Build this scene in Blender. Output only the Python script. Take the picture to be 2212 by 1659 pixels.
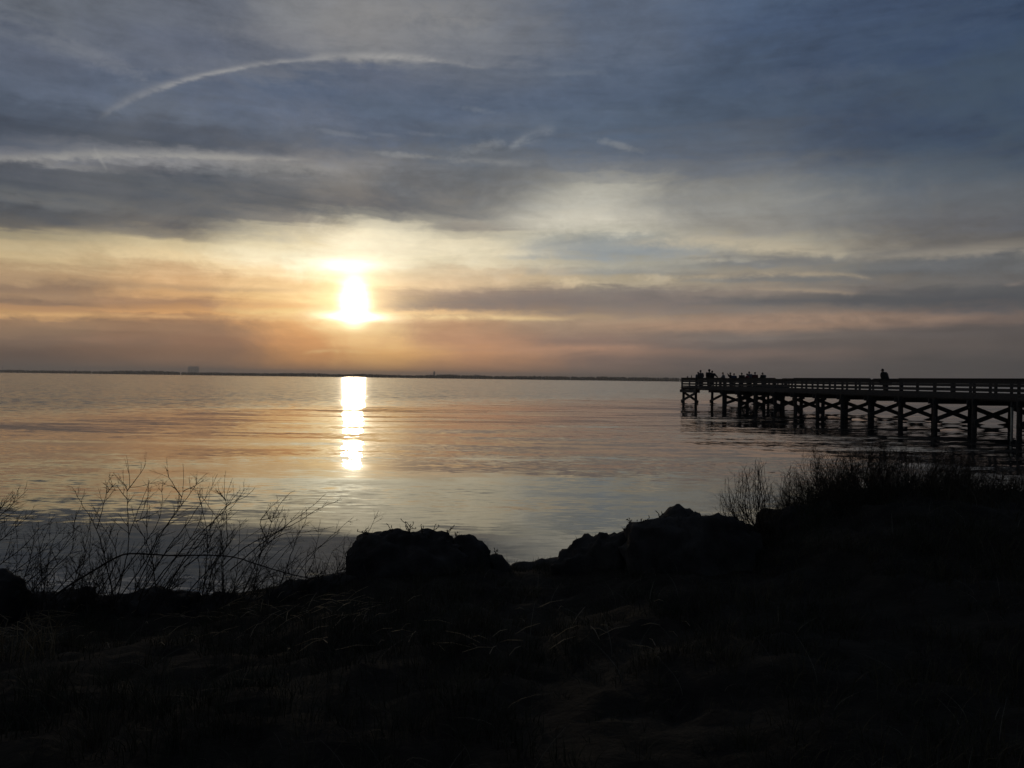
import bpy, bmesh, math, random
import numpy as np
from mathutils import Vector, Matrix, noise as mnoise

# ------------------------------------------------------------------ clear
for _o in list(bpy.data.objects):
    bpy.data.objects.remove(_o, do_unlink=True)
S = bpy.context.scene
COL = S.collection
rad = math.radians

# ------------------------------------------------------------------ camera
# the photograph was studied on a 2212 x 1659 grid; ray() turns a point of it
# into a direction from the eye, at() into a place at a given distance
GW, GH, FPX = 2212.0, 1659.0, 1736.0
EYE = Vector((0.0, 0.0, 2.18))
cam_d = bpy.data.cameras.new('camera')
cam = bpy.data.objects.new('camera', cam_d)
COL.objects.link(cam)
cam_d.sensor_width = 36.0
cam_d.lens = 36.0 * FPX / GW
cam_d.clip_start = 0.05
cam_d.clip_end = 90000.0
CAM_R = Matrix.Rotation(rad(90 - 0.356), 4, 'X') @ Matrix.Rotation(rad(0.75), 4, 'Z')
cam.matrix_world = Matrix.Translation(EYE) @ CAM_R
S.camera = cam


def ray(px, py):
    v = CAM_R.to_3x3() @ Vector(((px - GW / 2) / FPX, -(py - GH / 2) / FPX, -1.0))
    return v.normalized()


def at(px, py, dist_y):
    v = ray(px, py)
    return EYE + v * (dist_y / v.y)


def azel(px, py):
    v = ray(px, py)
    return math.degrees(math.atan2(v.x, v.y)), math.degrees(math.asin(v.z))


def lin(c):
    def f(u):
        u /= 255.0
        return u / 12.92 if u <= 0.04045 else ((u + 0.055) / 1.055) ** 2.4
    return tuple(f(u) for u in c[:3])


# ------------------------------------------------------------------ node helper
class E:
    """A socket (or number) that can be written into formulas."""
    nt = None

    def __init__(s, v):
        s.v = v

    def __add__(a, b): return op('ADD', a, b)
    def __radd__(a, b): return op('ADD', b, a)
    def __sub__(a, b): return op('SUBTRACT', a, b)
    def __rsub__(a, b): return op('SUBTRACT', b, a)
    def __mul__(a, b): return op('MULTIPLY', a, b)
    def __rmul__(a, b): return op('MULTIPLY', b, a)
    def __truediv__(a, b): return op('DIVIDE', a, b)
    def __rtruediv__(a, b): return op('DIVIDE', b, a)


def put(sock, val):
    if isinstance(val, E):
        val = val.v
    if isinstance(val, bpy.types.NodeSocket):
        E.nt.links.new(val, sock)
    else:
        sock.default_value = val


def op(kind, a, b=0.0, c=None, clamp=False):
    n = E.nt.nodes.new('ShaderNodeMath')
    n.operation = kind
    n.use_clamp = clamp
    put(n.inputs[0], a)
    put(n.inputs[1], b)
    if c is not None:
        put(n.inputs[2], c)
    return E(n.outputs[0])


def vec(x, y, z=0.0):
    n = E.nt.nodes.new('ShaderNodeCombineXYZ')
    put(n.inputs[0], x); put(n.inputs[1], y); put(n.inputs[2], z)
    return E(n.outputs[0])


def noise3(v, scale=1.0, detail=4.0, rough=0.5, dist=0.0, color=False):
    n = E.nt.nodes.new('ShaderNodeTexNoise')
    put(n.inputs['Vector'], v)
    n.inputs['Scale'].default_value = scale
    n.inputs['Detail'].default_value = detail
    n.inputs['Roughness'].default_value = rough
    n.inputs['Distortion'].default_value = dist
    return E(n.outputs['Color' if color else 'Fac'])


def sstep(a, b, x):
    n = E.nt.nodes.new('ShaderNodeMapRange')
    n.interpolation_type = 'SMOOTHSTEP'
    put(n.inputs['Value'], x)
    n.inputs['From Min'].default_value = a
    n.inputs['From Max'].default_value = b
    return E(n.outputs[0])


def lstep(a, b, x, lo=0.0, hi=1.0):
    n = E.nt.nodes.new('ShaderNodeMapRange')
    put(n.inputs['Value'], x)
    for k, q in (('From Min', a), ('From Max', b), ('To Min', lo), ('To Max', hi)):
        n.inputs[k].default_value = q
    return E(n.outputs[0])


def cmix(f, a, b, mode='MIX'):
    n = E.nt.nodes.new('ShaderNodeMix')
    n.data_type = 'RGBA'
    n.blend_type = mode
    n.clamp_factor = True
    put(n.inputs[0], f)
    for k, q in ((6, a), (7, b)):
        if isinstance(q, tuple):
            n.inputs[k].default_value = (*q[:3], 1.0)
        else:
            put(n.inputs[k], q)
    return E(n.outputs[2])


def cscale(c, f):
    n = E.nt.nodes.new('ShaderNodeVectorMath')
    n.operation = 'SCALE'
    put(n.inputs[0], c)
    put(n.inputs['Scale'], f)
    return E(n.outputs[0])


def cadd(a, b):
    n = E.nt.nodes.new('ShaderNodeVectorMath')
    n.operation = 'ADD'
    put(n.inputs[0], a)
    put(n.inputs[1], b)
    return E(n.outputs[0])


def ramp(x, stops):
    n = E.nt.nodes.new('ShaderNodeValToRGB')
    put(n.inputs[0], x)
    cr = n.color_ramp
    cr.interpolation = 'EASE'
    stops = sorted(stops)
    while len(cr.elements) < len(stops):
        cr.elements.new(0.5)
    for e, (p, c) in zip(cr.elements, stops):
        e.position = p
    for e, (p, c) in zip(cr.elements, stops):
        e.position = p
        e.color = (*c, 1.0)
    return E(n.outputs[0])


def fcurve(x, pts):
    """piecewise smooth curve through pts = [(x, y)...] (any units)."""
    pts = sorted(pts)
    x0, x1 = pts[0][0], pts[-1][0]
    ys = [p[1] for p in pts]
    y0, y1 = min(ys), max(ys)
    if y1 - y0 < 1e-6:
        return E(y0) if False else op('ADD', y0, 0.0)
    n = E.nt.nodes.new('ShaderNodeFloatCurve')
    put(n.inputs['Value'], (x - x0) / (x1 - x0))
    cv = n.mapping.curves[0]
    while len(cv.points) < len(pts):
        cv.points.new(0.5, 0.5)
    for p, (a, b) in zip(cv.points, pts):
        p.location = ((a - x0) / (x1 - x0), (b - y0) / (y1 - y0))
        p.handle_type = 'AUTO_CLAMPED'
    n.mapping.update()
    return E(n.outputs[0]) * (y1 - y0) + y0


def gauss(q):
    return op('POWER', math.e, -1.0 * (q * q))


# ------------------------------------------------------------------ world
SUN_PX = (765, 652)
SUN_AZ, SUN_EL = azel(*SUN_PX)
world = bpy.data.worlds.new('World')
S.world = world
world.use_nodes = True
E.nt = world.node_tree
E.nt.nodes.clear()
SKY_STRENGTH = 0.1

tc = E.nt.nodes.new('ShaderNodeTexCoord')
sp = E.nt.nodes.new('ShaderNodeSeparateXYZ')
put(sp.inputs[0], tc.outputs['Generated'])
dx, dy, dz = (E(sp.outputs[i]) for i in range(3))
az = op('ARCTAN2', dx, dy) * (180 / math.pi)
el = op('ARCSINE', dz) * (180 / math.pi)
elp = op('MAXIMUM', el, 0.0)

# clouds thin out into streaks towards the horizon: noise on a flat cloud deck
deck = vec(dx / (op('MAXIMUM', dz, 0.0) + 0.10), dy / (op('MAXIMUM', dz, 0.0) + 0.10))
streak_v = vec(az * 0.055, el * 0.55, 3.7)
soft_v = vec(az * 0.03, el * 0.16, 9.1)
fine_v = vec(az * 0.16, el * 1.6, 1.3)
n_big = noise3(soft_v, 1.0, 3, 0.5)
n_str = noise3(streak_v, 1.0, 5, 0.55, 0.6)
n_fine = noise3(fine_v, 1.0, 5, 0.6, 0.8)
n_deck = noise3(deck, 1.1, 6, 0.6, 0.9)
n_mack = noise3(deck, 7.0, 5, 0.6, 0.6)
n_puff = noise3(vec(az * 0.22, el * 0.36, 5.5), 1.0, 6, 0.62, 0.6)
n_iso = noise3(vec(az * 0.42, el * 1.05, 2.2), 1.0, 7, 0.66, 0.5)
n_curl = noise3(vec(az * 1.5, el * 2.1, 6.6), 1.0, 5, 0.65, 0.4)

warp_el = (n_str - 0.5) * (elp * 0.11 + 0.35) + (n_fine - 0.5) * (elp * 0.035 + 0.30) + (n_puff - 0.5) * elp * 0.075 + (n_iso - 0.5) * (elp * 0.05 + 0.25)
warp_az = (n_big - 0.5) * 14.0 + (n_puff - 0.5) * 9.0
elw = el + warp_el * 1.5
azw = az + warp_az
V0, V1 = -2.0, 34.0
v = (elw - V0) / (V1 - V0)

COLS = [
    (60, [(828, (92, 78, 70)), (770, (110, 92, 80)), (738, (132, 112, 95)), (712, (150, 126, 102)), (692, (165, 136, 106)),
          (683, (205, 166, 116)), (668, (190, 152, 112)), (655, (140, 120, 102)), (635, (168, 142, 113)), (618, (150, 128, 106)),
          (598, (186, 160, 124)), (560, (206, 182, 140)), (535, (198, 178, 140)), (512, (160, 148, 122)), (490, (102, 99, 95)), (455, (81, 84, 89)),
          (430, (100, 103, 106)), (400, (73, 79, 89)), (362, (86, 90, 99)), (345, (128, 128, 130)), (325, (112, 115, 123)), (300, (86, 93, 106)),
          (272, (68, 76, 90)), (235, (83, 93, 109)), (190, (93, 103, 120)), (120, (96, 104, 120)), (40, (104, 110, 120))]),
    (400, [(828, (130, 102, 82)), (770, (150, 118, 92)), (735, (156, 122, 96)), (705, (162, 130, 102)), (688, (190, 148, 108)),
           (682, (225, 176, 118)), (668, (205, 160, 112)), (655, (180, 142, 108)), (635, (222, 180, 126)), (610, (222, 184, 134)), (590, (222, 190, 144)),
           (555, (238, 212, 165)), (530, (215, 196, 156)), (508, (140, 132, 118)), (488, (98, 97, 98)), (450, (83, 88, 95)),
           (400, (80, 87, 96)), (372, (98, 100, 106)), (345, (138, 138, 140)), (332, (116, 119, 126)), (312, (80, 87, 98)),
           (285, (82, 90, 104)), (255, (92, 102, 118)), (190, (90, 101, 120)), (165, (96, 104, 120)), (90, (98, 105, 120)), (30, (102, 108, 120))]),
    (640, [(828, (205, 148, 92)), (770, (226, 166, 102)), (735, (232, 172, 110)), (705, (238, 182, 118)), (690, (248, 200, 130)),
           (680, (255, 222, 150)), (662, (244, 196, 130)), (640, (250, 214, 150)), (610, (248, 215, 160)), (585, (255, 232, 182)),
           (555, (254, 238, 200)), (525, (236, 220, 182)), (500, (196, 186, 162)), (478, (124, 122, 118)), (440, (92, 96, 101)),
           (395, (98, 103, 110)), (365, (122, 123, 126)), (335, (112, 116, 124)), (300, (92, 102, 118)), (240, (94, 105, 124)),
           (180, (88, 100, 120)), (130, (104, 110, 122)), (60, (118, 120, 126)), (10, (122, 124, 128))]),
    (765, [(828, (238, 176, 108)), (770, (252, 198, 124)), (735, (255, 212, 144)), (705, (255, 225, 160)), (690, (255, 238, 180)),
           (655, (255, 224, 160)), (625, (255, 226, 166)), (600, (255, 242, 196)), (560, (255, 247, 214)), (530, (254, 243, 212)), (505, (250, 238, 206)), (488, (226, 216, 190)), (468, (150, 147, 138)),
           (440, (108, 108, 110)), (395, (112, 113, 115)), (350, (122, 124, 128)), (330, (106, 112, 122)), (290, (92, 102, 119)), (230, (92, 104, 122)),
           (160, (90, 100, 119)), (112, (122, 124, 128)), (50, (128, 128, 130)), (10, (128, 128, 130))]),
    (1000, [(828, (196, 146, 108)), (785, (200, 152, 112)), (755, (214, 164, 120)), (735, (204, 160, 124)), (708, (200, 160, 124)),
            (693, (212, 176, 134)), (684, (250, 212, 156)), (668, (164, 142, 124)), (652, (158, 139, 124)), (638, (172, 152, 134)), (618, (232, 208, 168)),
            (585, (222, 206, 172)), (560, (228, 214, 182)), (528, (232, 220, 190)), (508, (196, 188, 166)), (490, (146, 142, 134)), (478, (160, 156, 146)), (455, (124, 124, 122)),
            (420, (110, 112, 114)), (380, (106, 110, 115)), (345, (104, 110, 118)), (300, (90, 101, 117)), (230, (88, 100, 119)),
            (160, (96, 104, 118)), (110, (112, 116, 124)), (50, (118, 121, 127)), (10, (118, 121, 127))]),
    (1300, [(832, (142, 116, 102)), (780, (140, 116, 104)), (758, (172, 136, 114)), (738, (150, 124, 110)), (705, (166, 140, 118)),
            (690, (176, 152, 126)), (675, (150, 132, 118)), (650, (126, 118, 114)), (632, (134, 126, 120)), (612, (186, 172, 146)), (590, (160, 158, 150)), (565, (170, 166, 152)),
            (545, (150, 155, 156)), (525, (164, 166, 160)), (505, (202, 197, 180)), (470, (210, 204, 187)), (425, (188, 185, 173)), (395, (150, 150, 146)), (370, (116, 121, 128)),
            (330, (92, 103, 119)), (270, (84, 98, 117)), (180, (84, 97, 117)), (110, (92, 103, 121)), (40, (92, 103, 121))]),
    (1650, [(834, (102, 92, 88)), (790, (104, 95, 92)), (760, (126, 108, 99)), (745, (108, 99, 95)), (725, (124, 113, 106)), (703, (160, 132, 112)),
            (690, (144, 124, 110)), (670, (132, 122, 114)), (652, (108, 106, 106)), (632, (140, 128, 118)), (615, (152, 140, 126)), (600, (128, 126, 122)), (580, (150, 142, 128)), (562, (128, 128, 126)),
            (540, (176, 166, 146)), (520, (172, 165, 148)), (490, (146, 143, 136)), (440, (144, 143, 138)), (400, (128, 129, 128)), (365, (108, 113, 120)),
            (310, (88, 97, 111)), (240, (76, 89, 107)), (150, (73, 87, 107)), (60, (72, 88, 113)), (10, (74, 90, 114))]),
    (2080, [(836, (80, 76, 74)), (790, (84, 80, 78)), (740, (96, 88, 84)), (715, (98, 91, 88)), (698, (118, 103, 95)), (678, (122, 106, 97)),
            (662, (100, 95, 94)), (648, (84, 86, 90)), (630, (92, 92, 94)), (605, (110, 107, 104)), (580, (100, 101, 102)), (563, (104, 106, 108)), (548, (134, 128, 119)),
            (525, (108, 106, 104)), (480, (103, 104, 107)), (420, (96, 99, 105)), (360, (80, 88, 100)), (290, (64, 77, 96)), (200, (58, 72, 95)),
            (110, (57, 73, 100)), (30, (63, 78, 102))]),
    (2400, [(838, (66, 66, 66)), (740, (76, 73, 72)), (690, (92, 85, 82)), (650, (72, 76, 82)), (600, (84, 86, 90)), (545, (110, 108, 104)), (480, (84, 87, 93)),
            (400, (72, 78, 88)), (320, (56, 68, 88)), (200, (49, 64, 90)), (100, (48, 65, 94)), (30, (53, 70, 95))]),
]
prev_az = None
painted = None
for cx, st in COLS:
    # the low band on the sun's side is a shade rosier than it reads at a glance
    if cx <= 1000:
        st = [(y, (c[0], c[1] * .965, c[2] * .955) if y > 560 else c) for y, c in st]
    stops = [((azel(cx, y)[1] - V0) / (V1 - V0), lin(c)) for y, c in st]
    r = ramp(v, stops)
    a = azel(cx, 500)[0]
    painted = r if painted is None else cmix(sstep(prev_az, a, azw), painted, r)
    prev_az = a

# behind the viewer the same veil goes on, dim and slate coloured
back = ramp(v, [(0.05, lin((52, 54, 58))), (0.25, lin((56, 60, 68))), (0.6, lin((58, 66, 80))), (1.0, lin((60, 70, 88)))])
away = sstep(38.0, 115.0, op('ABSOLUTE', az - SUN_AZ))
painted = cmix(away, painted, back)

# mottling of the veil
mott = (n_str - 0.5) * 0.30 + (n_fine - 0.5) * 0.28 + (n_iso - 0.5) * 0.42 * sstep(0.5, 5, el) + (n_curl - 0.5) * 0.16 * sstep(2, 8, el) + (n_mack - 0.5) * 0.26 * sstep(8, 16, el) + (n_deck - 0.5) * 0.55 * sstep(4, 12, el) + (n_puff - 0.5) * 0.35 * sstep(3, 9, el)
painted = cscale(painted, 1.0 + mott)


# ---- single cloud filaments (centre line, half width in grid px, opacity)
def filament(base, pts, width, alpha, col, rag=0.5, lower=1.0):
    """col mixed in along a line of grid points; `lower` sharpens the under side."""
    ae = [azel(*p) for p in pts]
    f = fcurve(az, ae)
    px = math.degrees(1.0 / FPX)
    wv = fcurve(az, [(azel(x, 400)[0], w * px) for x, w in width])
    al = fcurve(az, [(azel(x, 400)[0], a) for x, a in alpha])
    d = (el - f + ((n_iso - 0.5) * 3.4 + (n_curl - 0.5) * 3.0) * rag * wv) / wv
    if lower != 1.0:
        up = op('GREATER_THAN', d, 0.0)
        d = d * (up + (1.0 - up) * lower)
    m = gauss(d / 1.2) * al * 0.85 * (0.40 + 0.75 * sstep(0.34, 0.62, n_iso) + 0.5 * (n_curl - 0.5))
    return cmix(op('MINIMUM', m, 1.0), base, lin(col))


# dark bars first, bright wisps on them
FIL = [
    ([(-60, 262), (200, 282), (420, 305), (640, 320), (860, 338)], [(-60, 26), (860, 16)], [(-60, .75), (500, .7), (860, 0)], (72, 80, 93), .5, 1.3),
    ([(-60, 398), (300, 405), (620, 420), (900, 440), (1150, 420)], [(-60, 34), (1150, 20)], [(-60, .55), (600, .5), (900, .35), (1150, 0)], (80, 86, 95), .7, 1.0),
    ([(-60, 604), (150, 606), (400, 622), (700, 626)], [(-60, 8), (700, 4)], [(-60, .5), (400, .55), (700, 0)], (168, 140, 112), .4, 1.0),
    ([(-60, 655), (300, 652), (560, 656), (720, 662)], [(-60, 6), (720, 5)], [(-60, .4), (300, .5), (720, 0)], (176, 140, 108), .3, 1.0),
    ([(830, 660), (1000, 654), (1200, 644), (1400, 648), (1660, 656)], [(830, 7), (1200, 20), (1660, 8)], [(830, 0), (960, .7), (1300, .85), (1660, 0)], (132, 120, 114), .5, 1.0),
    ([(1560, 648), (1800, 645), (2000, 650), (2400, 642)], [(1560, 6), (2000, 16), (2400, 18)], [(1560, 0), (1800, .7), (2100, .85), (2400, .8)], (84, 85, 88), .5, 1.0),
    ([(930, 492), (1010, 488), (1100, 490)], [(930, 8), (1010, 11), (1100, 6)], [(930, 0), (1010, .8), (1100, 0)], (144, 138, 130), .8, 1.0),
    ([(1090, 536), (1250, 530), (1450, 540), (1640, 560)], [(1090, 4), (1350, 12), (1640, 10)], [(1090, 0), (1250, .6), (1500, .6), (1640, 0)], (140, 148, 154), .8, 1.0),
    ([(1050, 556), (1200, 556), (1340, 560)], [(1050, 4), (1340, 5)], [(1050, 0), (1200, .55), (1340, 0)], (150, 156, 158), .8, 1.0),
    ([(1500, 550), (1640, 552), (1800, 566), (2000, 574), (2300, 570)], [(1500, 5), (2000, 12), (2300, 12)], [(1500, 0), (1640, .5), (2000, .55), (2300, .4)], (108, 110, 112), .8, 1.0),
    ([(1650, 612), (1800, 606), (1950, 618)], [(1650, 3), (1800, 7), (1950, 4)], [(1650, 0), (1800, .7), (1950, 0)], (112, 112, 113), .6, 1.0),
    # bright
    ([(-60, 352), (100, 340), (250, 337), (400, 336), (560, 343), (680, 346)], [(-60, 7), (250, 9), (680, 3)], [(-60, .35), (120, .8), (520, .85), (680, 0)], (158, 156, 152), .5, 1.8),
    ([(940, 358), (1040, 347), (1130, 352)], [(940, 4), (1130, 5)], [(940, 0), (1040, .5), (1130, 0)], (136, 137, 137), .9, 1.3),
    ([(1095, 322), (1130, 304), (1165, 288), (1205, 278)], [(1095, 6), (1150, 10), (1205, 8)], [(1095, 0), (1118, .5), (1165, .5), (1205, 0)], (134, 139, 145), .9, 1.0),
    ([(1165, 162), (1230, 158), (1330, 161)], [(1165, 4), (1330, 6)], [(1165, 0), (1230, .35), (1330, 0)], (110, 119, 132), 1.0, 1.4),
    ([(620, 30), (860, 24), (1100, 20)], [(620, 26), (1100, 30)], [(620, 0), (860, .6), (1100, 0)], (140, 139, 138), 1.0, 1.0),
    ([(1900, 556), (2020, 548), (2160, 542), (2400, 538)], [(1900, 3), (2020, 8), (2400, 10)], [(1900, 0), (2000, .7), (2200, .6), (2400, .5)], (150, 143, 132), .7, 1.5),
    ([(1290, 528), (1500, 520), (1640, 530), (1800, 548), (1950, 560)], [(1290, 5), (1640, 12), (1950, 4)], [(1290, 0), (1560, .7), (1700, .65), (1950, 0)], (196, 183, 158), .6, 1.2),
    ([(1420, 606), (1600, 594), (1780, 592), (1900, 606)], [(1420, 3), (1700, 5), (1900, 3)], [(1420, 0), (1600, .6), (1800, .65), (1900, 0)], (182, 164, 138), .5, 1.2),
    ([(1560, 622), (1720, 626), (1880, 634)], [(1560, 3), (1880, 4)], [(1560, 0), (1740, .7), (1880, 0)], (166, 147, 127), .6, 1.2),
    ([(2160, 618), (2230, 610), (2300, 606)], [(2160, 3), (2300, 5)], [(2160, 0), (2220, .6), (2300, .3)], (146, 134, 124), .6, 1.2),
    ([(1180, 690), (1380, 702), (1560, 696), (1760, 686), (1960, 688), (2200, 680)], [(1180, 4), (1560, 12), (2200, 7)], [(1180, 0), (1500, .7), (1900, .5), (2200, 0)], (178, 146, 122), .5, 1.3),
    ([(-60, 682), (180, 680), (460, 686), (680, 688)], [(-60, 4), (680, 4)], [(-60, .6), (250, .6), (680, .4)], (232, 184, 126), .4, 1.6),
    ([(820, 684), (960, 684), (1120, 688), (1260, 690)], [(820, 7), (1120, 5), (1260, 3)], [(820, .6), (960, .85), (1120, .6), (1260, 0)], (255, 222, 164), .3, 1.2),
    ([(880, 752), (1060, 756), (1250, 752), (1450, 748)], [(880, 4), (1450, 6)], [(880, 0), (1060, .5), (1250, .5), (1450, 0)], (206, 158, 126), .6, 1.4),
    ([(60, 738), (250, 732), (460, 744)], [(60, 4), (460, 5)], [(60, 0), (260, .35), (460, 0)], (170, 132, 106), .8, 1.2),
    ([(650, 764), (720, 758), (830, 762)], [(650, 3), (830, 4)], [(650, 0), (720, .5), (830, 0)], (255, 216, 150), .6, 1.2),
    # the long bowed vapour trail
    ([(205, 262), (232, 243), (270, 222), (330, 196), (420, 168), (520, 147), (620, 132), (720, 126), (800, 123), (880, 125), (960, 134), (1060, 150)],
     [(205, 8), (280, 8), (420, 5), (600, 4.2), (640, 3.4), (680, 6), (860, 6.5), (960, 4.5), (1060, 4)],
     [(205, 0), (240, .22), (330, .45), (420, .75), (600, .7), (640, .4), (690, .85), (860, .9), (960, .55), (1060, 0)], (160, 159, 158), .42, 1.5),
    ([(200, 318), (212, 334), (221, 350), (234, 370)], [(200, 5), (234, 4)], [(200, 0), (210, .45), (221, .4), (234, 0)], (158, 157, 154), .5, 1.0),
]
for a in FIL:
    painted = filament(painted, *a)


# ragged little clouds: (x, y, half width, half height, opacity, colour, tilt)
def puff(base, x, y, rx, ry, alpha, col, tilt=0.0):
    a0, e0 = azel(x, y)
    px = math.degrees(1.0 / FPX)
    ux, uy = az - a0, el - e0
    uy = uy - ux * tilt
    g = gauss(ux / (rx * px)) * gauss(uy / (ry * px))
    m = sstep(0.22, 1.15, g + ((n_iso - 0.5) * 1.3 + (n_curl - 0.5) * 1.5) * op('MINIMUM', g * 2.5, 1.0)) * alpha
    return cmix(m, base, lin(col))


for a in (
    (1238, 610, 58, 11, .75, (236, 214, 176), -.05), (1205, 618, 70, 7, .5, (214, 190, 158), .0), (1412, 601, 62, 11, .7, (216, 198, 166), -.08), (1560, 598, 110, 6, .4, (186, 170, 145), -.02),
    (1035, 318, 52, 15, .6, (138, 141, 144), .25), (1075, 312, 28, 12, .45, (132, 136, 141), .0), (1338, 314, 62, 9, .7, (142, 145, 147), -.25), (1120, 306, 22, 9, .6, (140, 144, 147), .6),
    (880, 336, 110, 7, .75, (150, 150, 148), -.03), (620, 362, 130, 14, .65, (140, 141, 141), .03), (470, 372, 110, 9, .5, (128, 131, 134), .05), (1090, 352, 110, 9, .5, (130, 132, 134), .0),
    (150, 100, 150, 26, .3, (126, 130, 138), -.25), (215, 128, 100, 16, .35, (132, 135, 141), -.25), (1028, 237, 50, 8, .55, (124, 131, 140), -.1), (735, 288, 66, 6, .55, (128, 134, 143), -.08),
    (830, 291, 46, 5, .45, (124, 130, 139), -.05), (925, 290, 50, 6, .45, (124, 128, 134), .0), (400, 150, 60, 10, .35, (122, 126, 134), .2), (520, 135, 70, 8, .3, (118, 123, 132), .1),
    (640, 90, 200, 22, .35, (122, 124, 130), .0), (930, 92, 170, 26, .4, (124, 126, 131), -.05), (1210, 158, 120, 8, .4, (112, 121, 134), .02), (1760, 165, 140, 24, .35, (90, 97, 110), .0),
    (2110, 50, 110, 22, .35, (72, 88, 110), .25), (1200, 70, 160, 20, .3, (104, 112, 125), .1), (300, 455, 140, 9, .35, (110, 110, 108), -.15), (60, 432, 120, 9, .45, (122, 121, 118), -.05),
):
    a = a[:4] + (a[4] * 0.62,) + a[5:]
    painted = puff(painted, *a)

# ---- the veiled sun and the light around it
da = az - SUN_AZ
de = el - SUN_EL
e685 = azel(765, 684)[1]
e575 = azel(765, 574)[1]
n_g = 0.55 + 0.9 * n_fine
core = gauss(da / (0.76 + 0.34 * (n_fine - 0.5))) * gauss((de + 0.10) / 1.35) * 3.6
flare = gauss(da / 1.9) * gauss((el - e685) / 0.26) * 2.2 * n_g
crown = gauss((da + 0.5) / 2.1) * gauss((el - e575) / 0.50) * 0.75 * n_g
halo = gauss(da / 2.8) * gauss((de + 0.2) / 2.6) * 0.56
wide = gauss(da / 7.5) * gauss((de + 0.3) / 3.4) * 0.14 * n_g
bank = sstep(azel(765, 728)[1], azel(765, 684)[1], el + (n_fine - 0.5) * 0.4)      # cloud bank under the sun
bank = bank * 0.9 + 0.1
disc = cscale(vec(1.0, 0.93, 0.74), (core + flare) * bank + crown)
warm = cscale(vec(1.0, 0.74, 0.40), (halo + wide) * (bank * 0.8 + 0.2))
painted = cadd(painted, cadd(disc, warm))

# ---- clear blue air showing through gaps in the veil, high on the right
nish = E.nt.nodes.new('ShaderNodeTexSky')
nish.sky_type = 'NISHITA'
nish.sun_disc = False
nish.sun_elevation = rad(SUN_EL)
nish.sun_rotation = rad(SUN_AZ)
nish.altitude = 0.0
nish.air_density = 1.0
nish.dust_density = 1.0
nish.ozone_density = 2.0
gap = (0.10 + 0.45 * sstep(12, 34, az) * sstep(8, 20, el)) * sstep(0.40, 0.66, n_deck) * sstep(3, 9, el)
sky_col = cmix(gap, cscale(painted, 1.0 / SKY_STRENGTH), cscale(E(nish.outputs[0]), 0.55))
bg = E.nt.nodes.new('ShaderNodeBackground')
put(bg.inputs[0], sky_col)
bg.inputs[1].default_value = SKY_STRENGTH
wo = E.nt.nodes.new('ShaderNodeOutputWorld')
put(wo.inputs[0], bg.outputs[0])

# ------------------------------------------------------------------ sun lamp (veiled by cloud)
sl = bpy.data.lights.new('sun', 'SUN')
sl.energy = 0.2
sl.angle = rad(1.3)
sl.color = (1.0, 0.80, 0.55)
sun = bpy.data.objects.new('sun', sl)
COL.objects.link(sun)
sun.rotation_euler = (-ray(*SUN_PX)).to_track_quat('-Z', 'Y').to_euler()
sun.location = (0, 0, 60)

vs = S.view_settings
S.display_settings.display_device = 'sRGB'
vs.view_transform = 'Standard'
vs.look = 'None'
vs.exposure = 0.0
vs.gamma = 1.0
vs.use_curve_mapping = False
S.cycles.max_bounces = 6

# ------------------------------------------------------------------ object helpers
rng = random.Random(7)
nrng = np.random.default_rng(7)


def link(name, me, mat=None, parent=None, smooth=False):
    ob = bpy.data.objects.new(name, me)
    COL.objects.link(ob)
    if mat is not None and not me.materials:
        me.materials.append(mat)
    if smooth:
        me.polygons.foreach_set('use_smooth', [True] * len(me.polygons))
    if parent is not None:
        ob.parent = parent
    return ob


def tag(o, label=None, cat=None, group=None, kind=None):
    for k, q in (('label', label), ('category', cat), ('group', group), ('kind', kind)):
        if q:
            o[k] = q
    return o


def empty(name, loc, label=None, cat=None, group=None, rz=0.0):
    o = bpy.data.objects.new(name, None)
    COL.objects.link(o)
    o.location = loc
    o.rotation_euler = (0, 0, rz)
    o.empty_display_size = 0.3
    return tag(o, label, cat, group)


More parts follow.
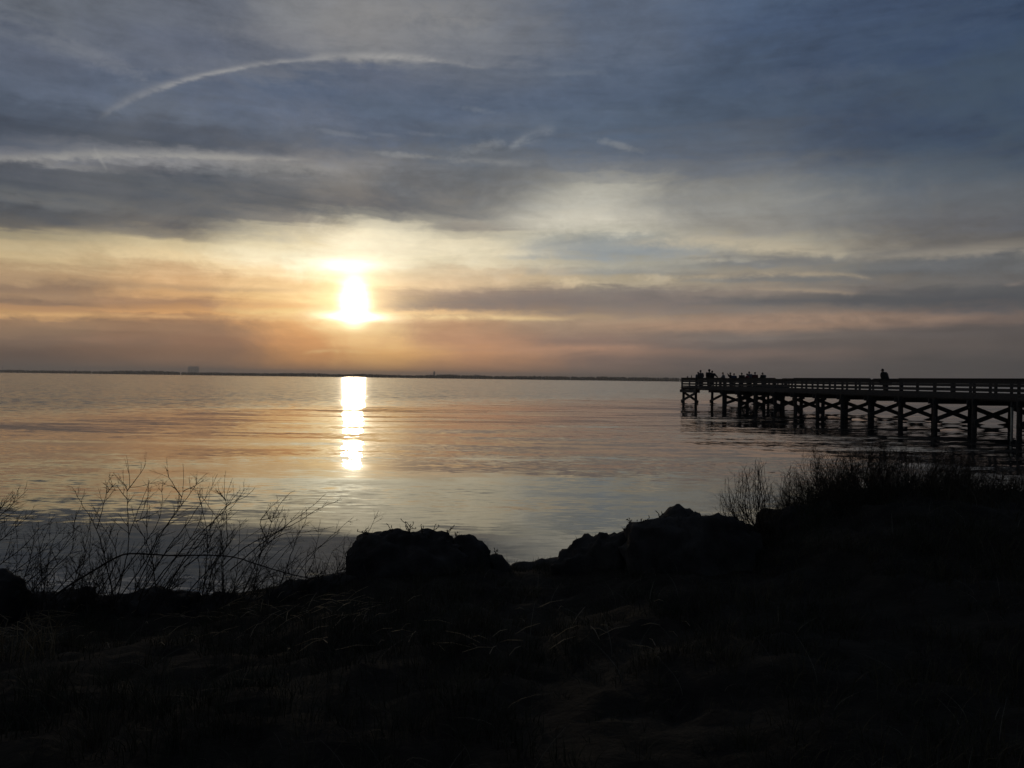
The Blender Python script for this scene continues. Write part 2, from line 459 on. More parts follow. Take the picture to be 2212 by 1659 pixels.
class MB:
    """Collects shapes into one mesh."""

    def __init__(s):
        s.v, s.f = [], []

    def add(s, vs, fs):
        b = len(s.v)
        s.v.extend([tuple(q) for q in vs])
        s.f.extend([tuple(i + b for i in f) for f in fs])
        return s

    def box(s, c, d, M=None):
        cx, cy, cz = c
        hx, hy, hz = d[0] / 2, d[1] / 2, d[2] / 2
        vs = [Vector((cx + sx * hx, cy + sy * hy, cz + sz * hz)) for sx in (-1, 1) for sy in (-1, 1) for sz in (-1, 1)]
        if M is not None:
            vs = [M @ q for q in vs]
        return s.add(vs, [(0, 1, 3, 2), (4, 6, 7, 5), (0, 4, 5, 1), (2, 3, 7, 6), (0, 2, 6, 4), (1, 5, 7, 3)])

    def tube(s, pts, radii, n=5, cap=True):
        pts = [Vector(p) for p in pts]
        rings = []
        prev = None
        for i, p in enumerate(pts):
            a = pts[max(i - 1, 0)]
            b = pts[min(i + 1, len(pts) - 1)]
            t = (b - a)
            t = t.normalized() if t.length > 1e-9 else Vector((0, 0, 1))
            if prev is None:
                u = t.orthogonal().normalized()
            else:
                u = (prev - t * prev.dot(t))
                u = u.normalized() if u.length > 1e-6 else t.orthogonal().normalized()
            prev = u
            w = t.cross(u)
            r = radii[i] if hasattr(radii, '__len__') else radii
            rings.append([p + (u * math.cos(2 * math.pi * k / n) + w * math.sin(2 * math.pi * k / n)) * r for k in range(n)])
        vs = [q for r_ in rings for q in r_]
        fs = []
        for i in range(len(rings) - 1):
            for k in range(n):
                k2 = (k + 1) % n
                fs.append((i * n + k, i * n + k2, (i + 1) * n + k2, (i + 1) * n + k))
        if cap:
            fs.append(tuple(range(n))[::-1])
            fs.append(tuple((len(rings) - 1) * n + k for k in range(n)))
        return s.add(vs, fs)

    def beam(s, a, b, w, h, up=(0, 0, 1)):
        """square timber from a to b; w sideways, h along up."""
        a, b, up = Vector(a), Vector(b), Vector(up)
        t = (b - a).normalized()
        sd = t.cross(up).normalized()
        u2 = sd.cross(t)
        vs = []
        for p in (a, b):
            for i, j in ((-1, -1), (1, -1), (1, 1), (-1, 1)):
                vs.append(p + sd * (i * w / 2) + u2 * (j * h / 2))
        return s.add(vs, [(3, 2, 1, 0), (4, 5, 6, 7), (0, 1, 5, 4), (1, 2, 6, 5), (2, 3, 7, 6), (3, 0, 4, 7)])

    def mesh(s, name):
        me = bpy.data.meshes.new(name)
        me.from_pydata(s.v, [], s.f)
        me.update()
        return me

    def build(s, name, mat, parent=None, smooth=False):
        return link(name, s.mesh(name), mat, parent, smooth)


# ------------------------------------------------------------------ materials
def material(name, base, rough=0.8, vary=0.25, scale=4.0, stretch=(1, 1, 1), spec=0.3, bump=0.0, hue2=None, coord='Object'):
    m = bpy.data.materials.new(name)
    m.use_nodes = True
    keep, E.nt = E.nt, m.node_tree
    bs = m.node_tree.nodes['Principled BSDF']
    t = m.node_tree.nodes.new('ShaderNodeTexCoord')
    mp = m.node_tree.nodes.new('ShaderNodeMapping')
    put(mp.inputs[0], t.outputs[coord])
    mp.inputs['Scale'].default_value = stretch
    nz = noise3(E(mp.outputs[0]), scale, 6, 0.6)
    c2 = hue2 or tuple(q * (1 - vary) for q in base)
    c1 = tuple(q * (1 + vary) for q in base)
    put(bs.inputs['Base Color'], cmix(sstep(0.35, 0.65, nz), c1, c2))
    bs.inputs['Roughness'].default_value = rough
    bs.inputs['Specular IOR Level'].default_value = spec
    if bump:
        bp = m.node_tree.nodes.new('ShaderNodeBump')
        bp.inputs['Strength'].default_value = 0.7
        bp.inputs['Distance'].default_value = bump
        put(bp.inputs['Height'], noise3(E(mp.outputs[0]), scale * 4, 6, 0.65))
        put(bs.inputs['Normal'], bp.outputs[0])
    E.nt = keep
    return m


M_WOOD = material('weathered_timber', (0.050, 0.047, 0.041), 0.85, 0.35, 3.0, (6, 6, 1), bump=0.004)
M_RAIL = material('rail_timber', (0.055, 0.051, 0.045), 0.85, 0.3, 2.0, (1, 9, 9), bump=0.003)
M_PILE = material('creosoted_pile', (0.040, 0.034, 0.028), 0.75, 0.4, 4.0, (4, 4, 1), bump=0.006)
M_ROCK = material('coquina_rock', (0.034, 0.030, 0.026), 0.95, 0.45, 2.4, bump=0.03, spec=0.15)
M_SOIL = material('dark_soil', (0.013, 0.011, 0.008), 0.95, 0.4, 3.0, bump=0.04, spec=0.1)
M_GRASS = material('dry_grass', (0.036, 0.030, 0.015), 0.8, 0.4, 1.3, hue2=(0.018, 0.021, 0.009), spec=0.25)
M_STRAW = material('straw', (0.16, 0.11, 0.05), 0.55, 0.35, 2.0, spec=0.5)
M_TWIG = material('bare_twig', (0.030, 0.022, 0.016), 0.8, 0.3, 6.0, spec=0.2)
M_LAND = material('far_land', (0.05, 0.05, 0.03), 0.95, 0.3, 0.003)
M_FOREST = material('far_foliage', (0.045, 0.050, 0.025), 0.9, 0.3, 0.02)
M_CONC = material('pale_concrete', (0.34, 0.33, 0.31), 0.9, 0.12, 0.02)
M_DARKPANEL = material('dark_panel', (0.12, 0.12, 0.13), 0.7, 0.15, 0.05)
M_STEEL = material('grey_steel', (0.18, 0.18, 0.18), 0.6, 0.15, 0.2)

# water: smooth swell, small ripples, and a wind-ruffled sheet farther out
M_WATER = bpy.data.materials.new('lagoon_water')
M_WATER.use_nodes = True
E.nt = M_WATER.node_tree
_b = E.nt.nodes['Principled BSDF']
_b.inputs['Base Color'].default_value = (0.006, 0.009, 0.010, 1)
_b.inputs['IOR'].default_value = 1.333
_t = E.nt.nodes.new('ShaderNodeNewGeometry')
_s = E.nt.nodes.new('ShaderNodeSeparateXYZ')
put(_s.inputs[0], _t.outputs['Position'])
wx, wy = E(_s.outputs[0]), E(_s.outputs[1])
dist = op('SQRT', wx * wx + wy * wy)


def slopes(sx, sy, seed, detail=2.0, rough=0.5):
    n = noise3(vec(wx * sx + seed, wy * sy, seed * 1.7), 1.0, detail, rough, 0.0, True)
    q = E.nt.nodes.new('ShaderNodeSeparateColor')
    put(q.inputs[0], n)
    return E(q.outputs[0]) - 0.5, E(q.outputs[1]) - 0.5


logd = op('LOGARITHM', dist, math.e)
patch = noise3(vec(wx * 0.010, wy * 0.022, 2.0), 1.0, 3, 0.5)
side = op('MAXIMUM', op('MINIMUM', wx, 30.0), -30.0)
ruff = sstep(3.98, 4.70, logd - side * 0.0146 + (patch - 0.5) * 0.5)     # wind-ruffled farther out, nearer on the left
calm = noise3(vec(wx * 0.06, wy * 0.16, 7.0), 1.0, 3, 0.55)
slick = sstep(0.40, 0.62, calm)
a1, b1 = slopes(0.10, 0.42, 1.0, 2.0)       # long swell
a2, b2 = slopes(0.45, 1.5, 4.0, 2.0)        # wavelets
a3, b3 = slopes(2.2, 6.0, 8.0, 3.0, 0.6)    # ripples
a4, b4 = slopes(0.9, 2.6, 12.0, 3.0, 0.6)   # ruffle
mid = sstep(2.5, 3.7, logd)
lee = 1.0 - 0.62 * sstep(6, 19, wx)          # calmer in the lee of the pier
k1 = 0.050 + 0.070 * mid
k2 = (0.4 + slick) * (0.030 + 0.045 * mid * lee)
k3 = (0.10 + 0.9 * slick) * 0.11 * (1.0 - mid) + (0.4 + 0.6 * slick) * 0.17 * mid * lee
k4 = 0.55 * ruff
ny = b1 * k1 + b2 * k2 + b3 * k3 + b4 * k4 - 0.055 * ruff
nx = a1 * (k1 * 0.35) + a2 * (k2 * 0.6) + a3 * (k3 * 0.9) + a4 * (k4 * 0.34)
_n = E.nt.nodes.new('ShaderNodeVectorMath')
_n.operation = 'NORMALIZE'
put(_n.inputs[0], vec(nx, ny, 1.0))
put(_b.inputs['Normal'], _n.outputs[0])
put(_b.inputs['Roughness'], 0.012 + mid * 0.012 + ruff * 0.085)


# ------------------------------------------------------------------ ground, water, far shore
def fbm(x, y, s=1.0, z=0.0, o=4):
    return mnoise.fractal(Vector((x * s, y * s, z)), 1.0, 2.0, o, noise_basis='PERLIN_ORIGINAL')


# crest of the bank as the photograph shows it: (grid x, grid y, distance)
CREST = [(-900, 1275, 7.4), (-300, 1284, 7.5), (0, 1288, 7.6), (500, 1290, 7.6), (590, 1268, 7.5), (700, 1258, 7.4), (765, 1236, 7.4), (820, 1222, 7.4),
         (1035, 1224, 7.4), (1075, 1230, 7.5), (1120, 1232, 7.6), (1200, 1232, 7.6), (1255, 1230, 7.5), (1330, 1222, 7.4), (1390, 1215, 7.4),
         (1590, 1205, 7.5), (1642, 1168, 7.7), (1700, 1112, 8.1), (1800, 1068, 8.5), (1870, 1055, 8.6), (2030, 1053, 8.7), (2212, 1060, 8.8)]
_c = [(at(px_, py_, d_), d_) for px_, py_, d_ in CREST]
CREST_X = [q.x for q, d_ in _c] + [9.0, 16.0]
CREST_Z = [q.z for q, d_ in _c] + [1.0, 1.0]
CREST_Y = [d_ for q, d_ in _c] + [9.4, 10.5]


def smooth01(t):
    t = max(0.0, min(1.0, t))
    return t * t * (3 - 2 * t)


def shore_y(x):
    return float(np.interp(x, CREST_X, CREST_Y)) + 0.75


def ground_z(x, y):
    c = float(np.interp(x, CREST_X, CREST_Z))
    yc = float(np.interp(x, CREST_X, CREST_Y))
    lump = 0.085 * fbm(x, y, 0.9, 1.0) + 0.05 * fbm(x, y, 2.6, 5.0) + 0.03 * fbm(x, y, 7.0, 7.0)
    if y <= yc:
        k = smooth01((y - 3.0) / (yc - 3.0))
        z = (0.58 + 0.02 * max(0.0, 3 - y)) * (1 - k) + c * k
        lim = 0.55 if y > yc - 0.5 else 1.0
        return z + lump * lim
    w = y - yc
    return c - 0.15 * w - 0.75 * w * w + lump * 0.55 if w < 1.5 else max(-1.6, c - 0.225 - 1.69 - (w - 1.5) * 1.5)


def axis(segs):
    out = []
    for a, b, st in segs:
        n = max(1, round((b - a) / st))
        out += [a + (b - a) * i / n for i in range(n)]
    out.append(segs[-1][1])
    return out


gx = axis([(-4000, -400, 900), (-400, -60, 68), (-60, -14, 4), (-14, -8, 0.4), (-8, 9, 0.1), (9, 16, 0.25), (16, 60, 4), (60, 400, 68), (400, 4000, 900)])
gy = axis([(-6000, -600, 900), (-600, -60, 90), (-60, -6, 6), (-6, 2, 0.5), (2, 11, 0.09), (11, 16, 0.25), (16, 24, 2)])
vs_ = []
for y in gy:
    for x in gx:
        if abs(x) < 30 and -8 < y < 24:
            z = ground_z(x, y)
        elif y < 5:
            z = 0.7 + 0.25 * fbm(x, y, 0.02)
        else:
            z = min(0.6, (shore_y(max(-30, min(30, x))) - y) * 0.3)
            z = max(z, -1.6)
        vs_.append((x, y, z))
nxg = len(gx)
fs_ = [(j * nxg + i, j * nxg + i + 1, (j + 1) * nxg + i + 1, (j + 1) * nxg + i) for j in range(len(gy) - 1) for i in range(nxg - 1)]
me = bpy.data.meshes.new('ground')
me.from_pydata(vs_, [], fs_)
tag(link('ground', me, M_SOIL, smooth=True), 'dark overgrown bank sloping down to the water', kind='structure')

me = bpy.data.meshes.new('water')
me.from_pydata([(-30000, -6000, 0), (30000, -6000, 0), (30000, 30000, 0), (-30000, 30000, 0)], [], [(0, 1, 2, 3)])
tag(link('water', me, M_WATER), 'calm lagoon with sunlit ripples', kind='structure')


def far_y(x):
    return 4600 - 0.35 * x + 60 * math.sin(x * 0.0021) + 40 * math.sin(x * 0.0052 + 1)


xs = [-9000 + 150 * i for i in range(121)]
vs_, fs_ = [], []
for i, x in enumerate(xs):
    y = far_y(x)
    vs_ += [(x, y, -1), (x, y + 12, 1.0), (x, y + 200, 2.0), (x * 3.2, 29000, 2.0)]
for i in range(len(xs) - 1):
    for k in range(3):
        fs_.append((i * 4 + k, i * 4 + 4 + k, i * 4 + 5 + k, i * 4 + 1 + k))
me = bpy.data.meshes.new('far_shore')
me.from_pydata(vs_, [], fs_)
tag(link('far_shore', me, M_LAND), 'low far shore across the lagoon', kind='structure')

# the wood along the far shore: one unbroken mass of crowns
bm = bmesh.new()
bmesh.ops.create_icosphere(bm, subdivisions=1, radius=1.0)
ico_v = np.array([q.co[:] for q in bm.verts])
ico_f = np.array([[q.index for q in f.verts] for f in bm.faces])
bm.free()
NC = 3400
V_, F_ = [], []
for i in range(NC):
    x = nrng.uniform(-5200, 3600)
    row = nrng.random()
    y = far_y(x) + 14 + 500 * row ** 2
    hgt = 17 + 6.0 * mnoise.noise(Vector((x * 0.004, 3.0, row))) + 2.5 * mnoise.noise(Vector((x * 0.02, 9.0, 0))) + nrng.uniform(-1, 1.6)
    hgt += 5 * math.exp(-((x + 2600) / 160) ** 2)
    r = nrng.uniform(6, 13)
    q = ico_v * np.array([r, r, max(2.0, hgt * 0.62)]) * (1 + nrng.uniform(-0.22, 0.22, (len(ico_v), 1)))
    V_.append(q + np.array([x, y, 1 + hgt * 0.45]))
    F_.append(ico_f + i * len(ico_v))
me = bpy.data.meshes.new('far_forest')
me.from_pydata(np.vstack(V_).tolist(), [], np.vstack(F_).tolist())
tag(link('far_forest', me, M_FOREST), 'low dark band of trees along the far shore', 'trees', kind='stuff')

# ------------------------------------------------------------------ far buildings
def far_thing(name, px, dist, label, cat, group=None):
    p = at(px, 812, dist)
    o = empty(name, (p.x, p.y, 1.5), label, cat, group, rz=-math.atan2(p.x, p.y))
    return o


hall = far_thing('assembly_building', 417.5, 15800, 'huge pale blocky assembly hall hazy on the far shore', 'building')
MB().box((0, 0, 80), (206, 150, 160)).build('main_block', M_CONC, hall)
MB().box((0, -95, 30), (120, 40, 60)).build('low_wing', M_CONC, hall)
MB().box((0, 0, 163), (186, 130, 6)).build('roof', M_DARKPANEL, hall)
door = MB().box((0, 0, 0), (17, 1.2, 118)).mesh('tall_door')
for i, x in enumerate((-72, -38, 38, 72)):
    o = link('tall_door', door, M_DARKPANEL, hall)
    o.location = (x, -75.5, 62)

tower = far_thing('tower_block', 938, 8000, 'slim tall tower block standing above the far trees', 'building')
MB().box((0, 0, 31), (19, 17, 62)).build('main_block', M_CONC, tower)
MB().box((0, 0, 64), (9, 9, 5)).build('roof_house', M_DARKPANEL, tower)
wn = MB().box((0, 0, 0), (15, 0.5, 1.8)).mesh('window_band')
for k in range(10):
    o = link('window_band', wn, M_DARKPANEL, tower)
    o.location = (0, -8.7, 8 + k * 5.2)

small = far_thing('small_block', 985, 8000, 'small squat block between the slim tower and the wide low one', 'building')
MB().box((0, 0, 19), (18, 16, 38)).build('main_block', M_CONC, small)
MB().box((4, 0, 39.5), (6, 6, 4)).build('roof_house', M_DARKPANEL, small)

wide = far_thing('wide_block', 1030, 8000, 'wide flat roofed block on the far shore right of the small one', 'building')
MB().box((0, 0, 19), (60, 18, 38)).build('main_block', M_CONC, wide)
MB().box((-14, 0, 40), (12, 10, 4.5)).build('roof_house', M_DARKPANEL, wide)
wn = MB().box((0, 0, 0), (54, 0.5, 1.8)).mesh('window_band')
for k in range(6):
    o = link('window_band', wn, M_DARKPANEL, wide)
    o.location = (0, -9.2, 9 + k * 4.8)

wt = far_thing('water_tower', 702, 5400, 'lone little water tower just left of the sun track', 'tower')
MB().tube([(0, 0, 0), (0, 0, 17)], [1.1, 1.0], 10).build('column', M_STEEL, wt)
MB().tube([(0, 0, 15), (0, 0, 17), (0, 0, 21), (0, 0, 23)], [1.0, 3.2, 3.2, 0.8], 14).build('tank', M_STEEL, wt)
for px, hh, lb in ((5.5, 52, 'thin lattice mast at the far left end of the shore'), (42.5, 34, 'shorter thin mast right of the tallest one on the far shore')):
    ms = far_thing('radio_mast', px, 6200, lb, 'mast', 'masts on the far shore')
    b = MB()
    for sx, sy in ((-1, -1), (1, -1), (0, 1)):
        b.tube([(sx * 1.2, sy * 1.2, 0), (sx * 0.35, sy * 0.35, hh)], [0.32, 0.2], 5)
    b.build('mast_frame', M_STEEL, ms)
    b = MB()
    for k in range(10):
        z0, z1 = hh * k / 10, hh * (k + 1) / 10
        w0 = 1.2 - 0.85 * k / 10
        b.tube([(-w0, -w0, z0), (w0, -w0, z1)], [0.14, 0.14], 4)
    b.build('lattice', M_STEEL, ms)

# ------------------------------------------------------------------ pier
PDIR = Vector((-0.2009, 0.9796, 0.0))
PPERP = Vector((0.9796, 0.2009, 0.0))
P0 = Vector((27.15, 43.0, 0.0))
BAY = 3.129
TOPZ = EYE.z + 0.385          # top of the hand rail
DECKZ = TOPZ - 1.05
CAPB = EYE.z - 1.175          # underside of the pile caps
WID = 2.45


def P(k, o, z=0.0):
    q = P0 + PDIR * (k * BAY) + PPERP * o
    return Vector((q.x, q.y, z))


pier = empty('fishing_pier', P0, 'long dark timber fishing pier on braced piles reaching out from the right', 'pier')
INV = Matrix.Translation(-P0)


def pier_part(name, b, mat):
    me = b.mesh(name)
    o = link(name, me, mat, pier)
    me.transform(INV)
    return o


def frame(k, o, z, ang=0.0):
    """matrix at a pier place, x along the pier, y across it."""
    X = PDIR * math.cos(ang) + PPERP * math.sin(ang)
    Y = Vector((-X.y, X.x, 0))
    q = P(k, o, z) - P0
    return Matrix(((X.x, Y.x, 0, q.x), (X.y, Y.y, 0, q.y), (0, 0, 1, q.z), (0, 0, 0, 1)))


def put_part(name, me, mat, k, o, z, ang=0.0):
    ob = link(name, me, mat, pier)
    ob.matrix_local = frame(k, o, z, ang)
    return ob


# piles: round timber, the outer ones run up to the hand rail
def pile_mesh(top):
    b = MB()
    zz = [-2.2, -0.6, 0.1, 0.6, top]
    b.tube([(0.008 * math.sin(i * 2.1), 0.008 * math.cos(i), z) for i, z in enumerate(zz)], [0.15, 0.147, 0.143, 0.14, 0.135], 12)
    return b.mesh('pile')


PILE_LOW = pile_mesh(CAPB + 0.02)
PILE_TALL = pile_mesh(DECKZ - 0.1)
post_me = MB().box((0, 0, 0.575), (0.15, 0.11, 1.15 + 0.35)).mesh('rail_post')


def brace(k1, o1, z1, k2, o2, z2, off_k, off_o):
    a, c = P(k1 + off_k, o1 + off_o, z1), P(k2 + off_k, o2 + off_o, z2)
    t = (c - a).normalized()
    side = t.cross(Vector((0, 0, 1))).normalized()
    b = MB().beam(a - t * 0.15, c + t * 0.15, 0.075, 0.25)
    return pier_part('cross_brace', b, M_WOOD)


K_MIN, K_MAIN = -6, 11
CAPH = 0.30
for k in range(K_MIN, K_MAIN + 1):
    for o in (0.0, WID):
        ob = put_part('pile', PILE_TALL, M_PILE, k + rng.uniform(-.012, .012), o, 0.0, rng.uniform(0, 6))
    # a pair of caps clasping the piles
    b = MB()
    for s in (-1, 1):
        b.beam(P(k + s * 0.062, -0.32, CAPB + CAPH / 2), P(k + s * 0.062, WID + 0.32, CAPB + CAPH / 2), 0.09, CAPH)
    pier_part('pile_cap', b, M_WOOD)
    zt, zb = CAPB - 0.10, 0.10
    brace(k, 0, zt, k, WID, zb, 0.062, 0)
    brace(k, 0, zb, k, WID, zt, -0.062, 0)
# head: bents turned along the pier's own line, reaching to the right
HEAD_O = [0.0, 3.3, 6.6, 9.9]
for j, o in enumerate(HEAD_O):
    for k in (13, 14):
        put_part('pile', PILE_TALL, M_PILE, k, o, 0.0, rng.uniform(0, 6))
    b = MB()
    for s in (-1, 1):
        b.beam(P(12.86, o + s * 0.19, CAPB + CAPH / 2), P(14.14, o + s * 0.19, CAPB + CAPH / 2), 0.09, CAPH)
    pier_part('pile_cap', b, M_WOOD)
    zt, zb = CAPB - 0.10, 0.10
    brace(13, o, zt, 14, o, zb, 0, -0.19)
    if j != 1:
        brace(13, o, zb, 14, o, zt, 0, 0.19)

# stringers under the deck
for o in (0.02, WID / 2, WID - 0.02):
    b = MB()
    for k in range(K_MIN, 13):
        b.beam(P(k + .004, o, CAPB + CAPH + 0.125), P(k + 0.996, o, CAPB + CAPH + 0.125), 0.09, 0.25)
    pier_part('stringer', b, M_WOOD)
for kk in (12.92, 13.5, 14.08):
    b = MB().beam(P(kk, -0.15, CAPB + CAPH + 0.123), P(kk, 10.2, CAPB + CAPH + 0.123), 0.09, 0.246)
    pier_part('stringer', b, M_WOOD)

# deck boards: real boards with gaps, too many and too edge-on to pick apart
b = MB()
kk = K_MIN * BAY
while kk < 12.86 * BAY:
    u = kk / BAY
    b.beam(P(u, -0.12, DECKZ - 0.019 + rng.uniform(-.002, .002)), P(u, WID + 0.12, DECKZ - 0.019), 0.135, 0.038)
    kk += 0.143
o = -0.1
while o < 10.2:
    b.beam(P(12.86, o, DECKZ - 0.019), P(14.16, o, DECKZ - 0.019), 0.135, 0.038)
    o += 0.143
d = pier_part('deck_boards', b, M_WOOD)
d['kind'] = 'stuff'

# railing: posts, three spaced boards, a double board on top and a flat cap
LOW = {(3, 0), (7, 0), (10, 0), (5, 1), (9, 1)}     # bays where the rail is lowered for seated anglers


def rail_run(places, side_id):
    """places: list of (k, o) posts in order."""
    for i in range(len(places) - 1):
        (k1, o1), (k2, o2) = places[i], places[i + 1]
        a, c = P(k1, o1), P(k2, o2)
        t = (c - a).normalized()
        out = t.cross(Vector((0, 0, 1)))
        low = side_id is not None and (int(math.floor(min(k1, k2) + .01)), side_id) in LOW
        top = TOPZ - (0.10 if low else 0.0)
        g = 0.006
        for (u0, u1) in ((0.04, 0.300), (0.325, 0.480), (0.580, 0.745), (0.835, 0.960), (0.982, 1.17)):
            if low:
                u0 = max(u0, 0.14)
            if u1 - u0 > 0.2:
                cuts = [(u0, (u0 + u1) / 2 - 0.004), ((u0 + u1) / 2 + 0.004, u1)]
            else:
                cuts = [(u0, u1)]
            for w0, w1 in cuts:
                zc = TOPZ - (w0 + w1) / 2 + rng.uniform(-.004, .004)
                b = MB().beam(a + t * g + Vector((0, 0, zc)), c - t * g + Vector((0, 0, zc + rng.uniform(-.004, .004))), 0.038, w1 - w0)
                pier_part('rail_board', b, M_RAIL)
        e0 = 0.09 if low else 0.0
        b = MB().beam(a + t * (g + e0) + Vector((0, 0, top - 0.02)), c - t * (g - 0.0) + Vector((0, 0, top - 0.02)), 0.19, 0.04)
        pier_part('rail_cap', b, M_RAIL)


def posts(places, inward):
    for i, (k, o) in enumerate(places):
        low = False
        h = TOPZ - 0.045 - (CAPB + CAPH)
        q = P(k, o)
        io = inward
        me_ = MB().box((0, 0, h / 2), (0.14, 0.10, h)).mesh('rail_post') if i == 0 else posts.me
        posts.me = me_
        ob = link('rail_post', me_, M_WOOD, pier)
        ob.matrix_local = frame(k, o, CAPB + CAPH) @ Matrix.Translation((0, 0, 0))
        ob.location += io * 0.075


near_line = [(K_MIN + 0.5 * i, -0.10) for i in range(int((14.1 - K_MIN) * 2) + 1)]
near_line[-1] = (14.1, -0.10)
far_line = [(K_MIN + 0.5 * i, WID + 0.10) for i in range(int((12.9 - K_MIN) * 2) + 1)]
far_line[-1] = (12.9, WID + 0.10)
head_far = [(14.13, -0.06 + 1.7 * i) for i in range(7)]
head_near = [(12.87, WID + 0.16 + 1.54 * i) for i in range(6)]
head_right = [(12.93, 10.2), (13.5, 10.2), (14.07, 10.2)]
rail_run([p for p in near_line if abs(p[0] * 2 % 2) < 1e-6 or p[0] > 14] , 0)
rail_run([p for p in far_line if abs(p[0] * 2 % 2) < 1e-6 or p[0] > 12.5], 1)
rail_run(head_far[::2] if len(head_far) % 2 else head_far, None)
rail_run(head_near[::2] + ([head_near[-1]] if len(head_near) % 2 == 0 else []), None)
rail_run(head_right[::2], None)
posts(near_line, PPERP)
posts(far_line, -PPERP)
posts(head_far, -PDIR)
posts(head_near, PDIR)
posts(head_right, -PPERP)

# a pale pipe strapped to the near pile at the right edge
dp = MB().tube([P(0.30, 0.42, DECKZ - 0.25), P(0.30, 0.42, 0.9), P(0.30, 0.44, 0.2), P(0.31, 0.45, -0.9)], 0.055, 10)
M_PVC = material('pale_pipe', (0.62, 0.60, 0.48), 0.5, 0.1, 3.0)
pier_part('drain_pipe', dp, M_PVC)

# ------------------------------------------------------------------ people
M_SKIN = material('skin', (0.30, 0.19, 0.14), 0.6, 0.06, 9)
CLOTH = {}


def cloth(c):
    if c not in CLOTH:
        CLOTH[c] = material('cloth', c, 0.9, 0.15, 6)
    return CLOTH[c]


def skin_obj(name, verts, edges, radii, mat, parent, root=0, sub=1):
    me = bpy.data.meshes.new(name)
    me.from_pydata([tuple(v) for v in verts], edges, [])
    o = link(name, me, mat, parent)
    md = o.modifiers.new('skin', 'SKIN')
    md.use_smooth_shade = True
    sv = me.skin_vertices[0].data
    for i, r in enumerate(radii):
        sv[i].radius = r if isinstance(r, tuple) else (r, r)
        sv[i].use_root = (i == root)
    s2 = o.modifiers.new('sub', 'SUBSURF')
    s2.levels = s2.render_levels = sub
    return o


